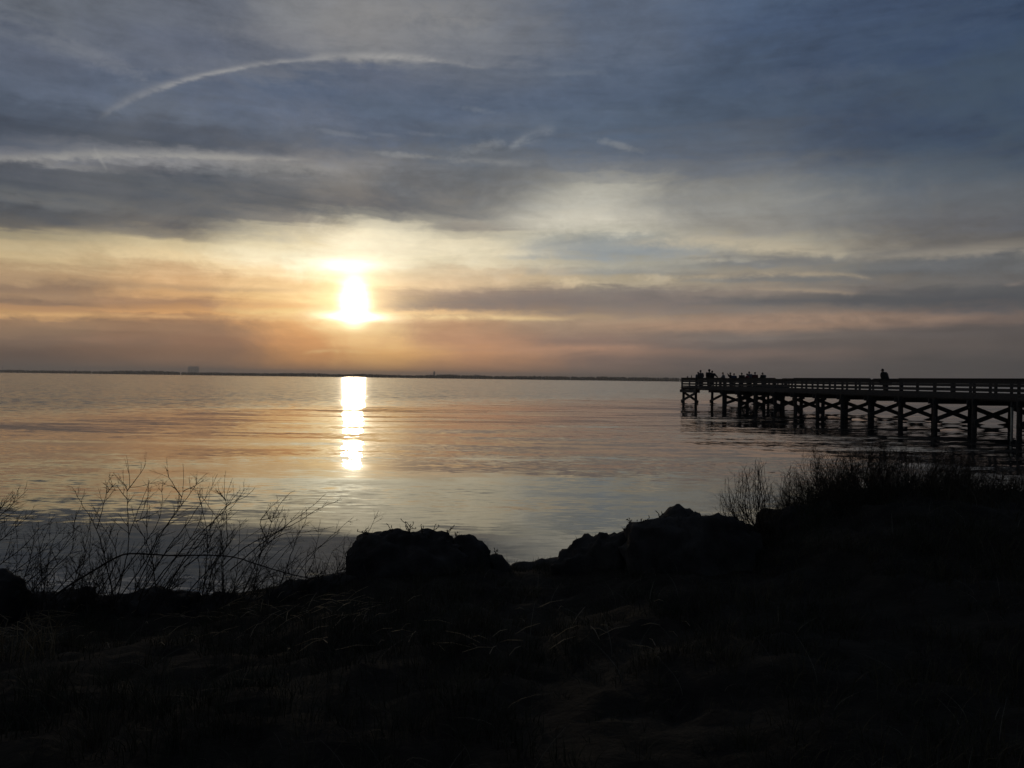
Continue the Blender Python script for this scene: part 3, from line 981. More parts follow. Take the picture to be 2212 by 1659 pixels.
def person(k, o, height, face, label, pose='stand', lean=0.0, jacket=(0.03, 0.03, 0.035), trousers=(0.02, 0.022, 0.03),
           hair=(0.02, 0.014, 0.01), hood=False, bulk=1.0, pack=False, head_turn=0.0):
    root = empty('person', P(k, o, DECKZ), label, 'person', 'people standing on the pier', rz=face)
    s = height / 1.75
    B = bulk * (1.12 if bulk > 1.5 else 1.28)
    L = lean

    def ln(y, z):                    # lean forward from the hips
        dzz = z - 0.93
        return y + math.sin(L) * dzz, 0.93 + math.cos(L) * dzz

    def pt(x, y, z):
        if z > 0.93:
            y, z = ln(y, z)
        return Vector((x, y, z)) * s

    big = bulk > 1.5
    sh = (0.125 if big else 0.185) * B
    pel, spi, che, nec = pt(0, 0, 0.95), pt(0, 0, 1.12), pt(0, 0.0, 1.34), pt(0, 0.01, 1.49)
    h0, h1, h2 = pt(0, 0.03, 1.56), pt(0, 0.045, 1.64), pt(0, 0.03, 1.70)
    arms = []
    for sx in (-1, 1):
        shoulder = pt(sx * sh, 0, 1.41)
        sz, sy = shoulder.z / s, shoulder.y / s
        if pose == 'lean':
            el_, wr = Vector((sx * 0.27, sy + 0.12, sz - 0.24)), Vector((sx * 0.09, sy + 0.33, sz - 0.29))
        elif pose == 'camera':
            el_, wr = Vector((sx * 0.33, sy + 0.12, sz - 0.12)), Vector((sx * 0.10, sy + 0.27, sz + 0.14))
        elif pose == 'reach' and sx == 1:
            el_, wr = Vector((0.42, sy + 0.05, sz - 0.16)), Vector((0.66, sy + 0.10, sz - 0.34))
        elif pose == 'pockets':
            el_, wr = Vector((sx * 0.30, sy - 0.06, sz - 0.27)), Vector((sx * 0.19, sy + 0.10, sz - 0.46))
        else:
            el_, wr = Vector((sx * 0.25, sy - 0.01, sz - 0.29)), Vector((sx * 0.24, sy + 0.06, sz - 0.54))
        arms.append((shoulder, el_ * s, wr * s))
    legs = []
    for sx in (-1, 1):
        legs.append([Vector((sx * 0.09, 0, 0.90)) * s, Vector((sx * 0.105, 0.015, 0.49)) * s, Vector((sx * 0.11, -0.03, 0.09)) * s, Vector((sx * 0.125, 0.10, 0.035)) * s])
    # one continuous body
    vv = [pel, spi, che, nec, h0, h1, h2]
    ee = [(0, 1), (1, 2), (2, 3), (3, 4), (4, 5), (5, 6)]
    rr = [(0.14 * B * s, 0.10 * B * s), (0.125 * B * s, 0.09 * B * s), (0.145 * B * s, 0.10 * B * s), 0.055 * s, (0.07 * s, 0.075 * s), (0.078 * s, 0.095 * s), (0.06 * s, 0.075 * s)]
    for (a, e_, w) in arms:
        b0 = len(vv)
        t = (w - e_).normalized()
        palm = w + t * 0.075 * s
        vv += [a, e_, w, palm]
        ee += [(2, b0), (b0, b0 + 1), (b0 + 1, b0 + 2), (b0 + 2, b0 + 3)]
        rr += [0.055 * s, 0.042 * s, 0.028 * s, (0.036 * s, 0.018 * s)]
        side = t.cross(Vector((0, 0, 1)))
        side = side.normalized() if side.length > 1e-3 else Vector((1, 0, 0))
        for fi in range(5):
            off = (fi - 1.7) * 0.019 * s
            ln_ = (0.045, 0.075, 0.085, 0.078, 0.06)[fi] * s
            dirv = (t * (0.5 if fi == 0 else 1.0) - side * (0.8 if fi == 0 else 0)).normalized()
            base = palm + side * off
            c0 = len(vv)
            vv += [base + dirv * ln_ * 0.55, base + dirv * ln_ - Vector((0, 0, 0.012 * s))]
            ee += [(b0 + 3, c0), (c0, c0 + 1)]
            rr += [0.0095 * s, 0.0075 * s]
    for lg in legs:
        b0 = len(vv)
        vv += lg
        ee += [(0, b0), (b0, b0 + 1), (b0 + 1, b0 + 2), (b0 + 2, b0 + 3)]
        rr += [0.085 * B * s, 0.058 * B * s, 0.042 * s, (0.045 * s, 0.03 * s)]
    skin_obj('body', vv, ee, rr, M_SKIN, root)
    # nose and ears on the head
    # coat
    vv = [pt(0, 0, 0.86), pt(0, 0, 1.0), spi, che, pt(0, 0.005, 1.45)]
    ee = [(0, 1), (1, 2), (2, 3), (3, 4)]
    rr = [(0.185 * B * s, 0.13 * B * s), (0.175 * B * s, 0.125 * B * s), (0.165 * B * s, 0.12 * B * s), ((0.140 if big else 0.185) * B * s, 0.125 * B * s), ((0.06 if big else 0.10) * B * s, 0.06 * B * s)]
    for (a, e_, w) in arms:
        b0 = len(vv)
        vv += [a, e_, e_ + (w - e_) * 0.95]
        ee += [(3, b0), (b0, b0 + 1), (b0 + 1, b0 + 2)]
        rr += [0.085 * B * s, 0.066 * B * s, 0.048 * B * s]
    skin_obj('jacket', vv, ee, rr, cloth(jacket), root)
    # trousers
    vv = [pt(0, 0, 0.95)]
    ee, rr = [], [(0.16 * B * s, 0.115 * B * s)]
    for lg in legs:
        b0 = len(vv)
        vv += lg[:3]
        ee += [(0, b0), (b0, b0 + 1), (b0 + 1, b0 + 2)]
        rr += [0.105 * B * s, 0.078 * B * s, 0.066 * B * s]
    skin_obj('trousers', vv, ee, rr, cloth(trousers), root)
    for lg in legs:
        an = lg[2]
        skin_obj('shoe', [an + Vector((0, -0.05, -0.045)) * s, an + Vector((0, 0.05, -0.04)) * s, an + Vector((0.01, 0.17, -0.055)) * s], [(0, 1), (1, 2)],
                 [(0.045 * s, 0.042 * s), (0.048 * s, 0.048 * s), (0.042 * s, 0.03 * s)], cloth((0.02, 0.02, 0.02)), root)
    # hair or hood, and the face
    hc = h1 + Vector((0, -0.018, 0.022)) * s
    bm_ = bmesh.new()
    bmesh.ops.create_uvsphere(bm_, u_segments=14, v_segments=10, radius=1.0)
    kr = (0.112, 0.128, 0.135) if hood else (0.092, 0.108, 0.105)
    for q in bm_.verts:
        if q.co.y > 0.35 and q.co.z < 0.45:
            q.co.y = 0.35
        q.co = Vector((q.co.x * kr[0], q.co.y * kr[1], q.co.z * kr[2])) * s + hc
    m_ = bpy.data.meshes.new('hair')
    bm_.to_mesh(m_); bm_.free()
    link('hood' if hood else 'hair', m_, cloth(jacket) if hood else cloth(hair), root, smooth=True)
    fb = MB()
    f0 = h1 + Vector((0, 0.083, -0.012)) * s
    fb.tube([f0 + Vector((0, 0, 0.035)) * s, f0 + Vector((0, 0.022, -0.004)) * s, f0 + Vector((0, 0.004, -0.012)) * s], [0.007 * s, 0.013 * s, 0.008 * s], 6)
    for sx in (-1, 1):
        fb.tube([h1 + Vector((sx * 0.076, 0.0, -0.03)) * s, h1 + Vector((sx * 0.088, -0.005, 0.0)) * s, h1 + Vector((sx * 0.08, -0.005, 0.028)) * s], [0.008 * s, 0.014 * s, 0.009 * s], 6)
    fb.build('face_features', M_SKIN, root, True)
    eb = MB()
    for sx in (-1, 1):
        c = h1 + Vector((sx * 0.032, 0.088, 0.012)) * s
        eb.tube([c - Vector((0.012, 0, 0)) * s, c, c + Vector((0.012, 0, 0)) * s], [0.003 * s, 0.008 * s, 0.003 * s], 6)
    c = h1 + Vector((0, 0.086, -0.048)) * s
    eb.tube([c - Vector((0.024, 0.004, 0)) * s, c, c + Vector((0.024, -0.004, 0)) * s], [0.003 * s, 0.006 * s, 0.003 * s], 6)
    eb.build('eyes_and_mouth', cloth((0.05, 0.03, 0.03)), root, True)
    if pose == 'camera':
        c = (arms[0][2] + arms[1][2]) / 2 + Vector((0, 0.07, 0.05)) * s
        cam_o = MB().box(c, (0.16 * s, 0.02, 0.085 * s)).build('held_phone', cloth((0.015, 0.015, 0.018)), root)
    if pack:
        c = (spi + che) / 2 + Vector((0, -0.20, 0.02)) * s
        skin_obj('backpack', [c + Vector((0, 0, -0.16)), c, c + Vector((0, 0, 0.14))], [(0, 1), (1, 2)], [(0.15, 0.10), (0.17, 0.12), (0.12, 0.09)], cloth((0.02, 0.022, 0.028)), root)
    return root


def solve_o(px, k):
    v = ray(px, 815)
    r = v.x / v.y
    # P(k,o).x = r * P(k,o).y
    a = P(k, 0)
    return (r * a.y - a.x) / (PPERP.x - r * PPERP.y)


def by_photo(px, ptop, k, label, lift=0.0, **kw):
    o = solve_o(px, k)
    q = P(k, o)
    v = ray(px, ptop)
    zt = EYE.z + v.z / v.y * q.y
    L = kw.get('lean', 0.0)
    full = (zt - DECKZ)
    h = full / ((0.93 + math.cos(L) * 0.80) / 1.73)
    return person(k, o, h, kw.pop('face', 0.25), label, **kw)


F_SUN = rad(13)
GREY, RED, BLACK, BLUE, OLIVE = (0.10, 0.10, 0.11), (0.16, 0.025, 0.03), (0.015, 0.015, 0.018), (0.03, 0.04, 0.07), (0.035, 0.033, 0.024)
by_photo(1508.2, 803.4, 12.9, 'short person pressed against the taller one at the left end of the pier', face=F_SUN, jacket=GREY, bulk=.95)
by_photo(1513.4, 799.6, 12.78, 'tall person in a loose jacket at the left end of the pier', face=F_SUN + .2, jacket=(0.07, 0.06, 0.06), bulk=1.05, pose='pockets')
by_photo(1532.2, 798.2, 12.35, 'hooded person in black standing tallest of the pair by the rail', face=F_SUN, jacket=BLACK, hood=True, bulk=1.1, pose='pockets')
by_photo(1538.5, 800.6, 12.2, 'person in black with one arm stretched out along the rail', face=F_SUN, jacket=BLACK, pose='reach', bulk=1.05)
by_photo(1564.8, 804.4, 13.0, 'person in a pale grey top leaning on the rail beside the outstretched arm', face=F_SUN + .9, jacket=(0.2, 0.19, 0.17), pose='lean', lean=.22)
by_photo(1578.0, 804.8, 13.2, 'person raising both hands to the face to take a picture', face=F_SUN + 1.2, jacket=BLACK, pose='camera')
by_photo(1585.2, 806.6, 12.95, 'person with sloping shoulders bent over the rail right of the picture taker', face=F_SUN - .6, jacket=BLUE, pose='lean', lean=.25)
by_photo(1602.4, 805.2, 13.3, 'square shouldered person standing alone in the middle of the crowd', face=F_SUN, jacket=OLIVE, bulk=1.1, pose='pockets')
by_photo(1615.2, 807.0, 13.1, 'child in a red jacket in front of the broad grey figure', face=F_SUN + .6, jacket=RED, pose='lean', lean=.1)
by_photo(1620.5, 802.6, 13.35, 'broad person in a grey jacket bending beside the child in red', face=F_SUN + .5, jacket=GREY, bulk=1.3, pose='lean', lean=.15)
by_photo(1631.0, 803.8, 13.2, 'slim person in a dark red top right of the broad grey figure', face=F_SUN - .3, jacket=(0.08, 0.02, 0.025), pose='stand')
by_photo(1651.0, 804.9, 13.4, 'rightmost person of the crowd, hunched forward in a dark jacket', face=F_SUN + .4, jacket=OLIVE, bulk=1.25, pose='lean', lean=.3)
by_photo(1913.5, 797.0, 3.6, 'lone broad person in a bulky dark jacket halfway along the pier', face=F_SUN + .75, jacket=(0.028, 0.03, 0.026), bulk=2.0, pose='pockets', lean=.28)

# things left on the rail cap
bag = empty('tackle_bag', P(13.62, -0.10, TOPZ), 'small dark bag lying on the rail near the pier end', 'bag', rz=1.77)
skin_obj('bag_body', [Vector((-0.13, 0, 0.06)), Vector((0, 0, 0.075)), Vector((0.13, 0, 0.06))], [(0, 1), (1, 2)], [(0.05, 0.06), (0.07, 0.075), (0.05, 0.06)], cloth((0.02, 0.02, 0.02)), bag)
MB().tube([(-0.09, 0, 0.12), (-0.05, 0, 0.18), (0.05, 0, 0.18), (0.09, 0, 0.12)], 0.008, 6).build('handle', cloth((0.02, 0.02, 0.02)), bag)
bt = empty('bottle', P(13.30, -0.10, TOPZ), 'dark bottle standing on the rail left of the couple', 'bottle')
MB().tube([(0, 0, 0), (0, 0, 0.02), (0, 0, 0.16), (0, 0, 0.21), (0, 0, 0.28)], [0.036, 0.04, 0.04, 0.016, 0.015], 12).build('glass', cloth((0.02, 0.016, 0.01)), bt, True)
MB().tube([(0, 0, 0.278), (0, 0, 0.30)], 0.018, 10).build('cap', cloth((0.05, 0.05, 0.05)), bt)

# ------------------------------------------------------------------ boulders
def boulder(outline, dist, label, seed=0, depth=0.9, base=-0.25, rough=0.066, sub=5, group='boulders along the bank'):
    """outline = crest of the stone as (grid x, grid y) points seen at `dist`; the stone
    is a full rounded block of its own depth with that crest, pitted and chipped."""
    pts = [at(px_, py_, dist) for px_, py_ in outline]
    X = [p.x for p in pts]
    Z = [p.z for p in pts]
    cx_, w = (X[0] + X[-1]) / 2, (X[-1] - X[0]) / 2
    bm_ = bmesh.new()
    bmesh.ops.create_icosphere(bm_, subdivisions=sub, radius=1.0)
    off = Vector((seed * 3.1, seed * 1.7, seed * 0.9))
    skew = 0.12 * math.sin(seed)
    hy = depth * max(w, 0.22)
    for q in bm_.verts:
        n = q.co.copy()
        t = (abs(n.x) ** 4 + abs(n.y) ** 3 + abs(n.z) ** 3) ** (-1 / 3.4)
        p = n * t
        u = max(-0.9995, min(0.9995, p.x))
        top = (1 - abs(u) ** 4) ** (1 / 3)
        zn = max(-1.0, min(1.0, p.z / max(top, 0.25)))
        f = float(np.interp(cx_ + u * w, X, Z)) - base
        W = Vector((u * w, p.y * hy * (1.0 - 0.18 * max(zn, 0)) + skew * zn * hy, zn * f if zn > 0 else zn * 0.3))
        s_ = W * 2.6 + off
        a = mnoise.fractal(s_, 1.0, 2.0, 3, noise_basis='PERLIN_ORIGINAL')
        b = mnoise.fractal(s_ * 3.6, 0.9, 2.1, 4, noise_basis='PERLIN_ORIGINAL')
        c2 = mnoise.voronoi(s_ * 2.3)[0][0] - 0.35
        pit = max(0.0, mnoise.noise(s_ * 7.0) - 0.25)
        nv = Vector((n.x, n.y, n.z * 0.8))
        crack = max(0.0, 0.10 - abs(mnoise.noise(s_ * 1.9 + off))) * 3.0
        ledge = (W.z * 7 + a * 1.6) % 1.0 - 0.5
        q.co = W + nv * (rough * (a * 1.1 + b * 0.95 + c2 * 0.95 - pit * 0.8 - crack * 1.2 + ledge * 0.35)) * min(1.0, w * 2.4)
    m_ = bpy.data.meshes.new('boulder')
    bm_.to_mesh(m_); bm_.free()
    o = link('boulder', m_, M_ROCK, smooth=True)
    o.location = (cx_, dist, base)
    return tag(o, label, 'boulder', group)


BOULDERS = [
    boulder([(758, 1225), (768, 1168), (785, 1155), (830, 1152), (880, 1152), (900, 1147), (930, 1153), (960, 1160), (978, 1164), (992, 1184)], 7.3, 'broad flat topped boulder crowned with dead sprigs right of the bare shrubs', 3),
    boulder([(935, 1185), (960, 1164), (985, 1158), (1015, 1158), (1040, 1168), (1056, 1186), (1068, 1215)], 7.45, 'rounded boulder shouldering the broad flat topped one on its right', 8),
    boulder([(1052, 1206), (1062, 1197), (1085, 1198), (1093, 1206), (1104, 1228)], 7.6, 'small square stone at the foot of the rounded boulder', 12, sub=4),
    boulder([(1095, 1228), (1130, 1216), (1170, 1213), (1215, 1210), (1245, 1218)], 7.8, 'low grassy stone in the gap where the water shows', 15, sub=4),
    boulder([(1200, 1226), (1218, 1206), (1240, 1190), (1275, 1167), (1292, 1157), (1345, 1152), (1366, 1160), (1384, 1186)], 7.5, 'sloping boulder with a rounded crest left of the tallest one', 21),
    boulder([(1358, 1190), (1366, 1154), (1388, 1137), (1430, 1119), (1500, 1117), (1560, 1125), (1600, 1139), (1630, 1172)], 7.2, 'largest domed boulder hung with dry vines', 27, .8),
    boulder([(1420, 1128), (1436, 1108), (1452, 1097), (1470, 1092), (1482, 1099), (1494, 1098), (1504, 1110), (1514, 1128)], 7.35, 'knob of rock sitting on top of the largest boulder', 33, 1.0, 0.62, .035),
    boulder([(1486, 1124), (1530, 1117), (1580, 1119), (1610, 1134), (1634, 1158)], 7.6, 'long low rock behind the largest boulder, right of its knob', 36, .7, 0.1),
    boulder([(1634, 1160), (1654, 1124), (1688, 1098), (1720, 1092), (1780, 1094), (1850, 1098)], 7.9, 'dark boulder under the fan shaped shrub', 41, .8, 0.1),
    boulder([(-70, 1230), (0, 1236), (30, 1252), (46, 1278)], 6.9, 'boulder cut off by the left edge of the view', 45, .9, -0.1),
    boulder([(55, 1296), (100, 1282), (200, 1281), (248, 1294)], 7.2, 'low flat stone under the leftmost twigs', 48, .8, -0.25),
    boulder([(246, 1296), (290, 1275), (350, 1272), (408, 1294)], 7.1, 'low humped stone where the bent cane is rooted', 52, .8, -0.25),
    boulder([(570, 1288), (610, 1260), (680, 1252), (716, 1264)], 7.1, 'low stone under the tip of the bent cane', 57, .8, -0.2),
    boulder([(674, 1260), (715, 1242), (760, 1240), (788, 1252)], 7.0, 'stone wedged against the left side of the flat topped boulder', 61, .8, -0.2),
    boulder([(396, 1296), (480, 1286), (588, 1296)], 7.2, 'flattest stone, nearly level with the water below the shrubs', 66, .7, -0.25, sub=4),
]


# ------------------------------------------------------------------ bare shrubs
def jitter_line(pts, n, wob):
    """resample a polyline smoothly to n+1 points with a little wobble."""
    pts = [Vector(p) for p in pts]
    L = [0]
    for a, b in zip(pts, pts[1:]):
        L.append(L[-1] + (b - a).length)
    out = []
    for i in range(n + 1):
        d = L[-1] * i / n
        j = 0
        while j < len(L) - 2 and L[j + 1] < d:
            j += 1
        t = (d - L[j]) / max(1e-9, L[j + 1] - L[j])
        p0 = pts[max(j - 1, 0)]; p1 = pts[j]; p2 = pts[j + 1]; p3 = pts[min(j + 2, len(pts) - 1)]
        q = 0.5 * ((2 * p1) + (p2 - p0) * t + (2 * p0 - 5 * p1 + 4 * p2 - p3) * t * t + (3 * p1 - p0 - 3 * p2 + p3) * t ** 3)
        if 0 < i < n:
            q = q + Vector((rng.uniform(-1, 1), rng.uniform(-1, 1), rng.uniform(-1, 1))) * wob
        out.append(q)
    return out, L[-1]


def twig(b, p, d, length, r, level, buds=True, up=0.35, spread=0.55):
    n = max(3, int(length / 0.05))
    pts = [p]
    dd = d.normalized()
    for i in range(n):
        dd = (dd + Vector((rng.uniform(-1, 1), rng.uniform(-1, 1), rng.uniform(-1, 1))) * 0.09 + Vector((0, 0, up * 0.08))).normalized()
        pts.append(pts[-1] + dd * (length / n))
    rad_ = [r * (1 - 0.6 * i / n) for i in range(n + 1)]
    b.tube(pts, rad_, 4)
    if buds:
        for i in range(1, n):
            if rng.random() < 0.5:
                q = pts[i]
                e = Vector((rng.uniform(-1, 1), rng.uniform(-1, 1), rng.uniform(0, 1))).normalized() * 0.010
                b.tube([q, q + e], [r * 1.15, r * 0.6], 4)
    if level > 0:
        m = rng.randint(1, 3)
        for _ in range(m):
            i = rng.randint(1, n - 1)
            t = (pts[min(i + 1, n)] - pts[i - 1]).normalized()
            sd = t.cross(Vector((rng.uniform(-1, 1), rng.uniform(-1, 1), rng.uniform(-1, 1)))).normalized()
            twig(b, pts[i], (t + sd * spread * rng.uniform(0.7, 1.3)), length * rng.uniform(0.3, 0.6), rad_[i] * 0.8, level - 1, buds, up, spread)


def stem_part(root, pts3, r0, r1, twigs, tw_len, level=1, name='stem', buds=True):
    L = sum((Vector(a) - Vector(c)).length for a, c in zip(pts3, pts3[1:]))
    line, L = jitter_line(pts3, max(6, int(L / 0.05)), 0.004)
    n = len(line) - 1
    b = MB()
    r0, r1 = r0 * 0.95, r1 * 0.85
    rr = [r0 + (r1 - r0) * i / n for i in range(n + 1)]
    b.tube(line, rr, 5)
    for i in range(2, n):
        if buds and rng.random() < 0.35:
            e = Vector((rng.uniform(-1, 1), rng.uniform(-1, 1), rng.uniform(0, 1))).normalized() * 0.012
            b.tube([line[i], line[i] + e], [max(rr[i] * 1.1, .003), .0018], 4)
    for _ in range(twigs):
        i = int(n * rng.uniform(0.25, 0.97))
        t = (line[min(i + 1, n)] - line[max(i - 1, 0)]).normalized()
        sd = t.cross(Vector((rng.uniform(-1, 1), rng.uniform(-1, 1) * 1.5, rng.uniform(-1, 1)))).normalized()
        twig(b, line[i], t + sd * rng.uniform(0.4, 1.25), tw_len * rng.uniform(0.4, 1.1) * (1.2 - 0.7 * i / n), rr[i] * 0.75, level, buds)
    m_ = b.mesh(name)
    m_.transform(Matrix.Translation(-root.location))
    return link(name, m_, M_TWIG, root)


def zpx(zx, zy):
    return zx * 0.36, 973.3 + 0.36 * zy


def shrub(base_px, dist, label, stems, name='bare_shrub', group='bare shrubs on the bank'):
    p = at(*base_px, dist)
    return empty(name, (p.x, p.y, ground_z(p.x, p.y)), label, 'shrub', group)


def line3(zpts, d0, dd):
    out = []
    for i, q in enumerate(zpts):
        out.append(at(*zpx(*q), d0 + dd * i / max(1, len(zpts) - 1)))
    return out


# left of the middle: the tall sparse shrub
sA = shrub((250, 1290), 6.9, 'tall sparse bare shrub with long knobbly shoots left of the cane tip', 0)
A = [
    [(690, 920), (640, 700), (580, 470), (490, 320), (440, 230), (400, 210)],
    [(580, 470), (620, 330), (640, 240), (630, 175)],
    [(640, 255), (668, 222), (698, 195)],
    [(700, 910), (745, 700), (772, 560), (765, 300), (757, 212), (720, 178), (680, 132)],
    [(760, 245), (800, 195), (840, 140), (876, 75)],
    [(765, 292), (720, 240), (695, 203)],
    [(640, 920), (760, 700), (880, 540), (960, 400), (975, 190)],
    [(700, 900), (850, 700), (960, 500), (1060, 360), (1090, 290), (1100, 200), (1098, 78)],
    [(1090, 278), (1050, 220), (1015, 160), (993, 95)],
    [(830, 890), (1000, 600), (1100, 470), (1190, 340), (1245, 270), (1275, 210), (1305, 140)],
    [(800, 860), (960, 520), (1090, 330), (1190, 190), (1245, 135)],
    [(1100, 245), (1160, 215), (1222, 180)],
    [(770, 520), (840, 330), (900, 180)],
    [(880, 560), (885, 300), (893, 178)],
    [(940, 860), (900, 600), (840, 480), (800, 380), (790, 330)],
    [(820, 420), (900, 390), (950, 365)],
    [(560, 900), (700, 640), (600, 430), (560, 370)],
]
for i, l in enumerate(A):
    stem_part(sA, line3(l, 6.8 + 0.35 * rng.random(), 0.25 * rng.uniform(-1, 1)), .0062 if l[0][1] > 700 else .0042, .0016, 11 if l[0][1] > 700 else 4, 0.24)
# the leaning shrub to its right
sB = shrub((430, 1288), 7.1, 'bare shrub whose long shoots lean right across the bright water', 0)
Bs = [
    [(1230, 900), (1290, 680), (1355, 590), (1362, 450), (1355, 300), (1372, 230), (1395, 165)],
    [(1210, 900), (1240, 660), (1240, 470), (1185, 240)],
    [(1000, 830), (1150, 580), (1280, 420), (1400, 330), (1470, 225)],
    [(980, 830), (1200, 550), (1340, 350), (1430, 300), (1500, 255), (1530, 220)],
    [(1340, 640), (1310, 430), (1200, 260)],
    [(1355, 300), (1320, 250), (1310, 235)],
    [(1120, 860), (1330, 620), (1400, 520), (1450, 440)],
    [(1100, 700), (1230, 600), (1310, 430), (1385, 400)],
    [(900, 860), (1090, 600), (1180, 470), (1215, 360), (1185, 250)],
    [(860, 880), (1000, 700), (1130, 560), (1300, 410), (1390, 300), (1440, 235)],
]
for l in Bs:
    stem_part(sB, line3(l, 6.9 + 0.3 * rng.random(), 0.25 * rng.uniform(-1, 1)), .006 if l[0][1] > 690 else .0042, .0016, 12 if l[0][1] > 690 else 5, 0.22)
sC = shrub((545, 1290), 7.1, 'arching bare shrub with curled shoots nearest the flat topped boulder', 0)
Cs = [
    [(1440, 900), (1530, 690), (1600, 520), (1640, 400), (1680, 320), (1730, 262), (1770, 240)],
    [(1600, 540), (1560, 430), (1600, 370), (1650, 320), (1690, 285)],
    [(1330, 700), (1500, 560), (1640, 500), (1800, 390), (1900, 310), (1958, 258)],
    [(1380, 720), (1620, 520), (1800, 420), (1930, 340), (2052, 295)],
    [(1560, 590), (1700, 500), (1830, 490), (2005, 457)],
    [(1560, 415), (1640, 405), (1715, 395)],
    [(1660, 860), (1720, 700), (1770, 560), (1840, 400), (1835, 340)],
    [(1520, 860), (1560, 640), (1640, 480), (1700, 330)],
]
for l in Cs:
    stem_part(sC, line3(l, 6.9 + 0.3 * rng.random(), 0.25 * rng.uniform(-1, 1)), .0058 if l[0][1] > 690 else .0042, .0016, 11 if l[0][1] > 690 else 5, 0.20)
sD = shrub((60, 1280), 6.7, 'low tangled bare shrub running off the left edge', 0)
Ds = [
    [(-120, 520), (0, 390), (60, 340), (110, 285), (168, 232)],
    [(-120, 640), (-20, 560), (60, 490), (140, 420), (210, 360)],
    [(-100, 760), (60, 640), (160, 560), (240, 460), (320, 430)],
    [(-60, 840), (120, 700), (250, 600), (330, 520), (400, 450)],
    [(60, 860), (200, 760), (330, 640), (440, 500), (445, 430), (490, 320)],
    [(180, 850), (330, 700), (430, 600), (440, 480), (460, 370)],
    [(300, 880), (420, 760), (520, 650), (560, 560), (590, 540)],
    [(-140, 440), (-40, 380), (30, 320), (85, 260)],
    [(100, 860), (160, 720), (200, 560), (205, 470)],
    [(220, 870), (260, 760), (270, 680)],
    [(380, 900), (500, 690), (505, 560), (480, 470)],
    [(420, 900), (470, 700), (530, 600)],
]
for l in Ds:
    stem_part(sD, line3(l, 6.5 + 0.5 * rng.random(), 0.3 * rng.uniform(-1, 1)), .0052, .0015, 14, 0.25)
sE = shrub((690, 1270), 7.0, 'low wispy bare shrub in front of the wedge stone by the flat topped boulder', 0)
for l in ([(1850, 860), (1830, 700), (1850, 600)], [(1900, 840), (1960, 700), (2000, 600), (2060, 560)], [(1960, 830), (2050, 660), (2070, 500)],
          [(2080, 800), (2090, 640), (2110, 530)], [(1760, 860), (1750, 700), (1800, 580)], [(2120, 760), (2070, 620), (2050, 560)], [(2000, 800), (2040, 700), (2140, 600)]):
    stem_part(sE, line3(l, 6.9, 0.1), .004, .0014, 6, 0.18)

# thin tangled shoots filling in between the traced ones, leaning to the right
for rt, x0, x1, n_ in ((sA, 150, 330, 16), (sB, 310, 500, 16), (sC, 480, 620, 12), (sD, -80, 180, 22), (sE, 640, 760, 8)):
    for _ in range(n_):
        bx = rng.uniform(x0, x1)
        d_ = rng.uniform(6.7, 7.3)
        L_ = rng.uniform(50, 190)
        lean_ = rng.uniform(-0.2, 1.1)
        p0_, p2_ = at(bx, 1294, d_), at(bx + L_ * lean_, 1290 - L_, d_ + rng.uniform(-.2, .2))
        p1_ = p0_.lerp(p2_, .5) + Vector((rng.uniform(-.06, .06), 0, rng.uniform(-.02, .05)))
        p0_.z = min(p0_.z, ground_z(p0_.x, p0_.y))
        stem_part(rt, [p0_, p1_, p2_], .0042, .0015, 7, 0.2)

for rt, x0, x1, n_ in ((sA, 150, 330, 18), (sB, 310, 500, 18), (sC, 480, 660, 16), (sD, -80, 200, 26), (sE, 640, 765, 10)):
    for _ in range(n_):
        bx = rng.uniform(x0, x1)
        d_ = rng.uniform(6.6, 7.2)
        L_ = rng.uniform(20, 85)
        p0_, p2_ = at(bx, 1296, d_), at(bx + rng.uniform(-60, 110), 1292 - L_, d_ + rng.uniform(-.2, .2))
        p0_.z = min(p0_.z, ground_z(p0_.x, p0_.y))
        stem_part(rt, [p0_, p0_.lerp(p2_, .5) + Vector((rng.uniform(-.08, .08), 0, rng.uniform(0, .06))), p2_], .0045, .0016, 9, 0.16)

# the bent cane
cn = [(300, 900), (370, 840), (560, 720), (700, 640), (790, 618), (1000, 628), (1200, 628), (1340, 632), (1450, 652), (1620, 706), (1800, 755), (1960, 780)]
l3 = line3(cn, 6.75, 0.1)
ca = empty('bent_cane', l3[0], 'thick bare cane bent in a long low arch through the shrubs', 'cane')
ln3, _ = jitter_line(l3, 60, 0.002)
b = MB()
b.tube(ln3, [0.0085 - 0.0045 * i / 60 for i in range(61)], 8)
mm = b.mesh('cane_stem')
mm.transform(Matrix.Translation(-ca.location))
link('cane_stem', mm, M_TWIG, ca, True)
b = MB()
for i in range(4, 60, 6):
    t = (ln3[i + 1 if i < 60 else i] - ln3[i - 1]).normalized() * 0.008
    b.tube([ln3[i] - t, ln3[i] + t], 0.0105 - 0.0045 * i / 60, 8)
mm = b.mesh('joints')
mm.transform(Matrix.Translation(-ca.location))
link('joints', mm, M_TWIG, ca)


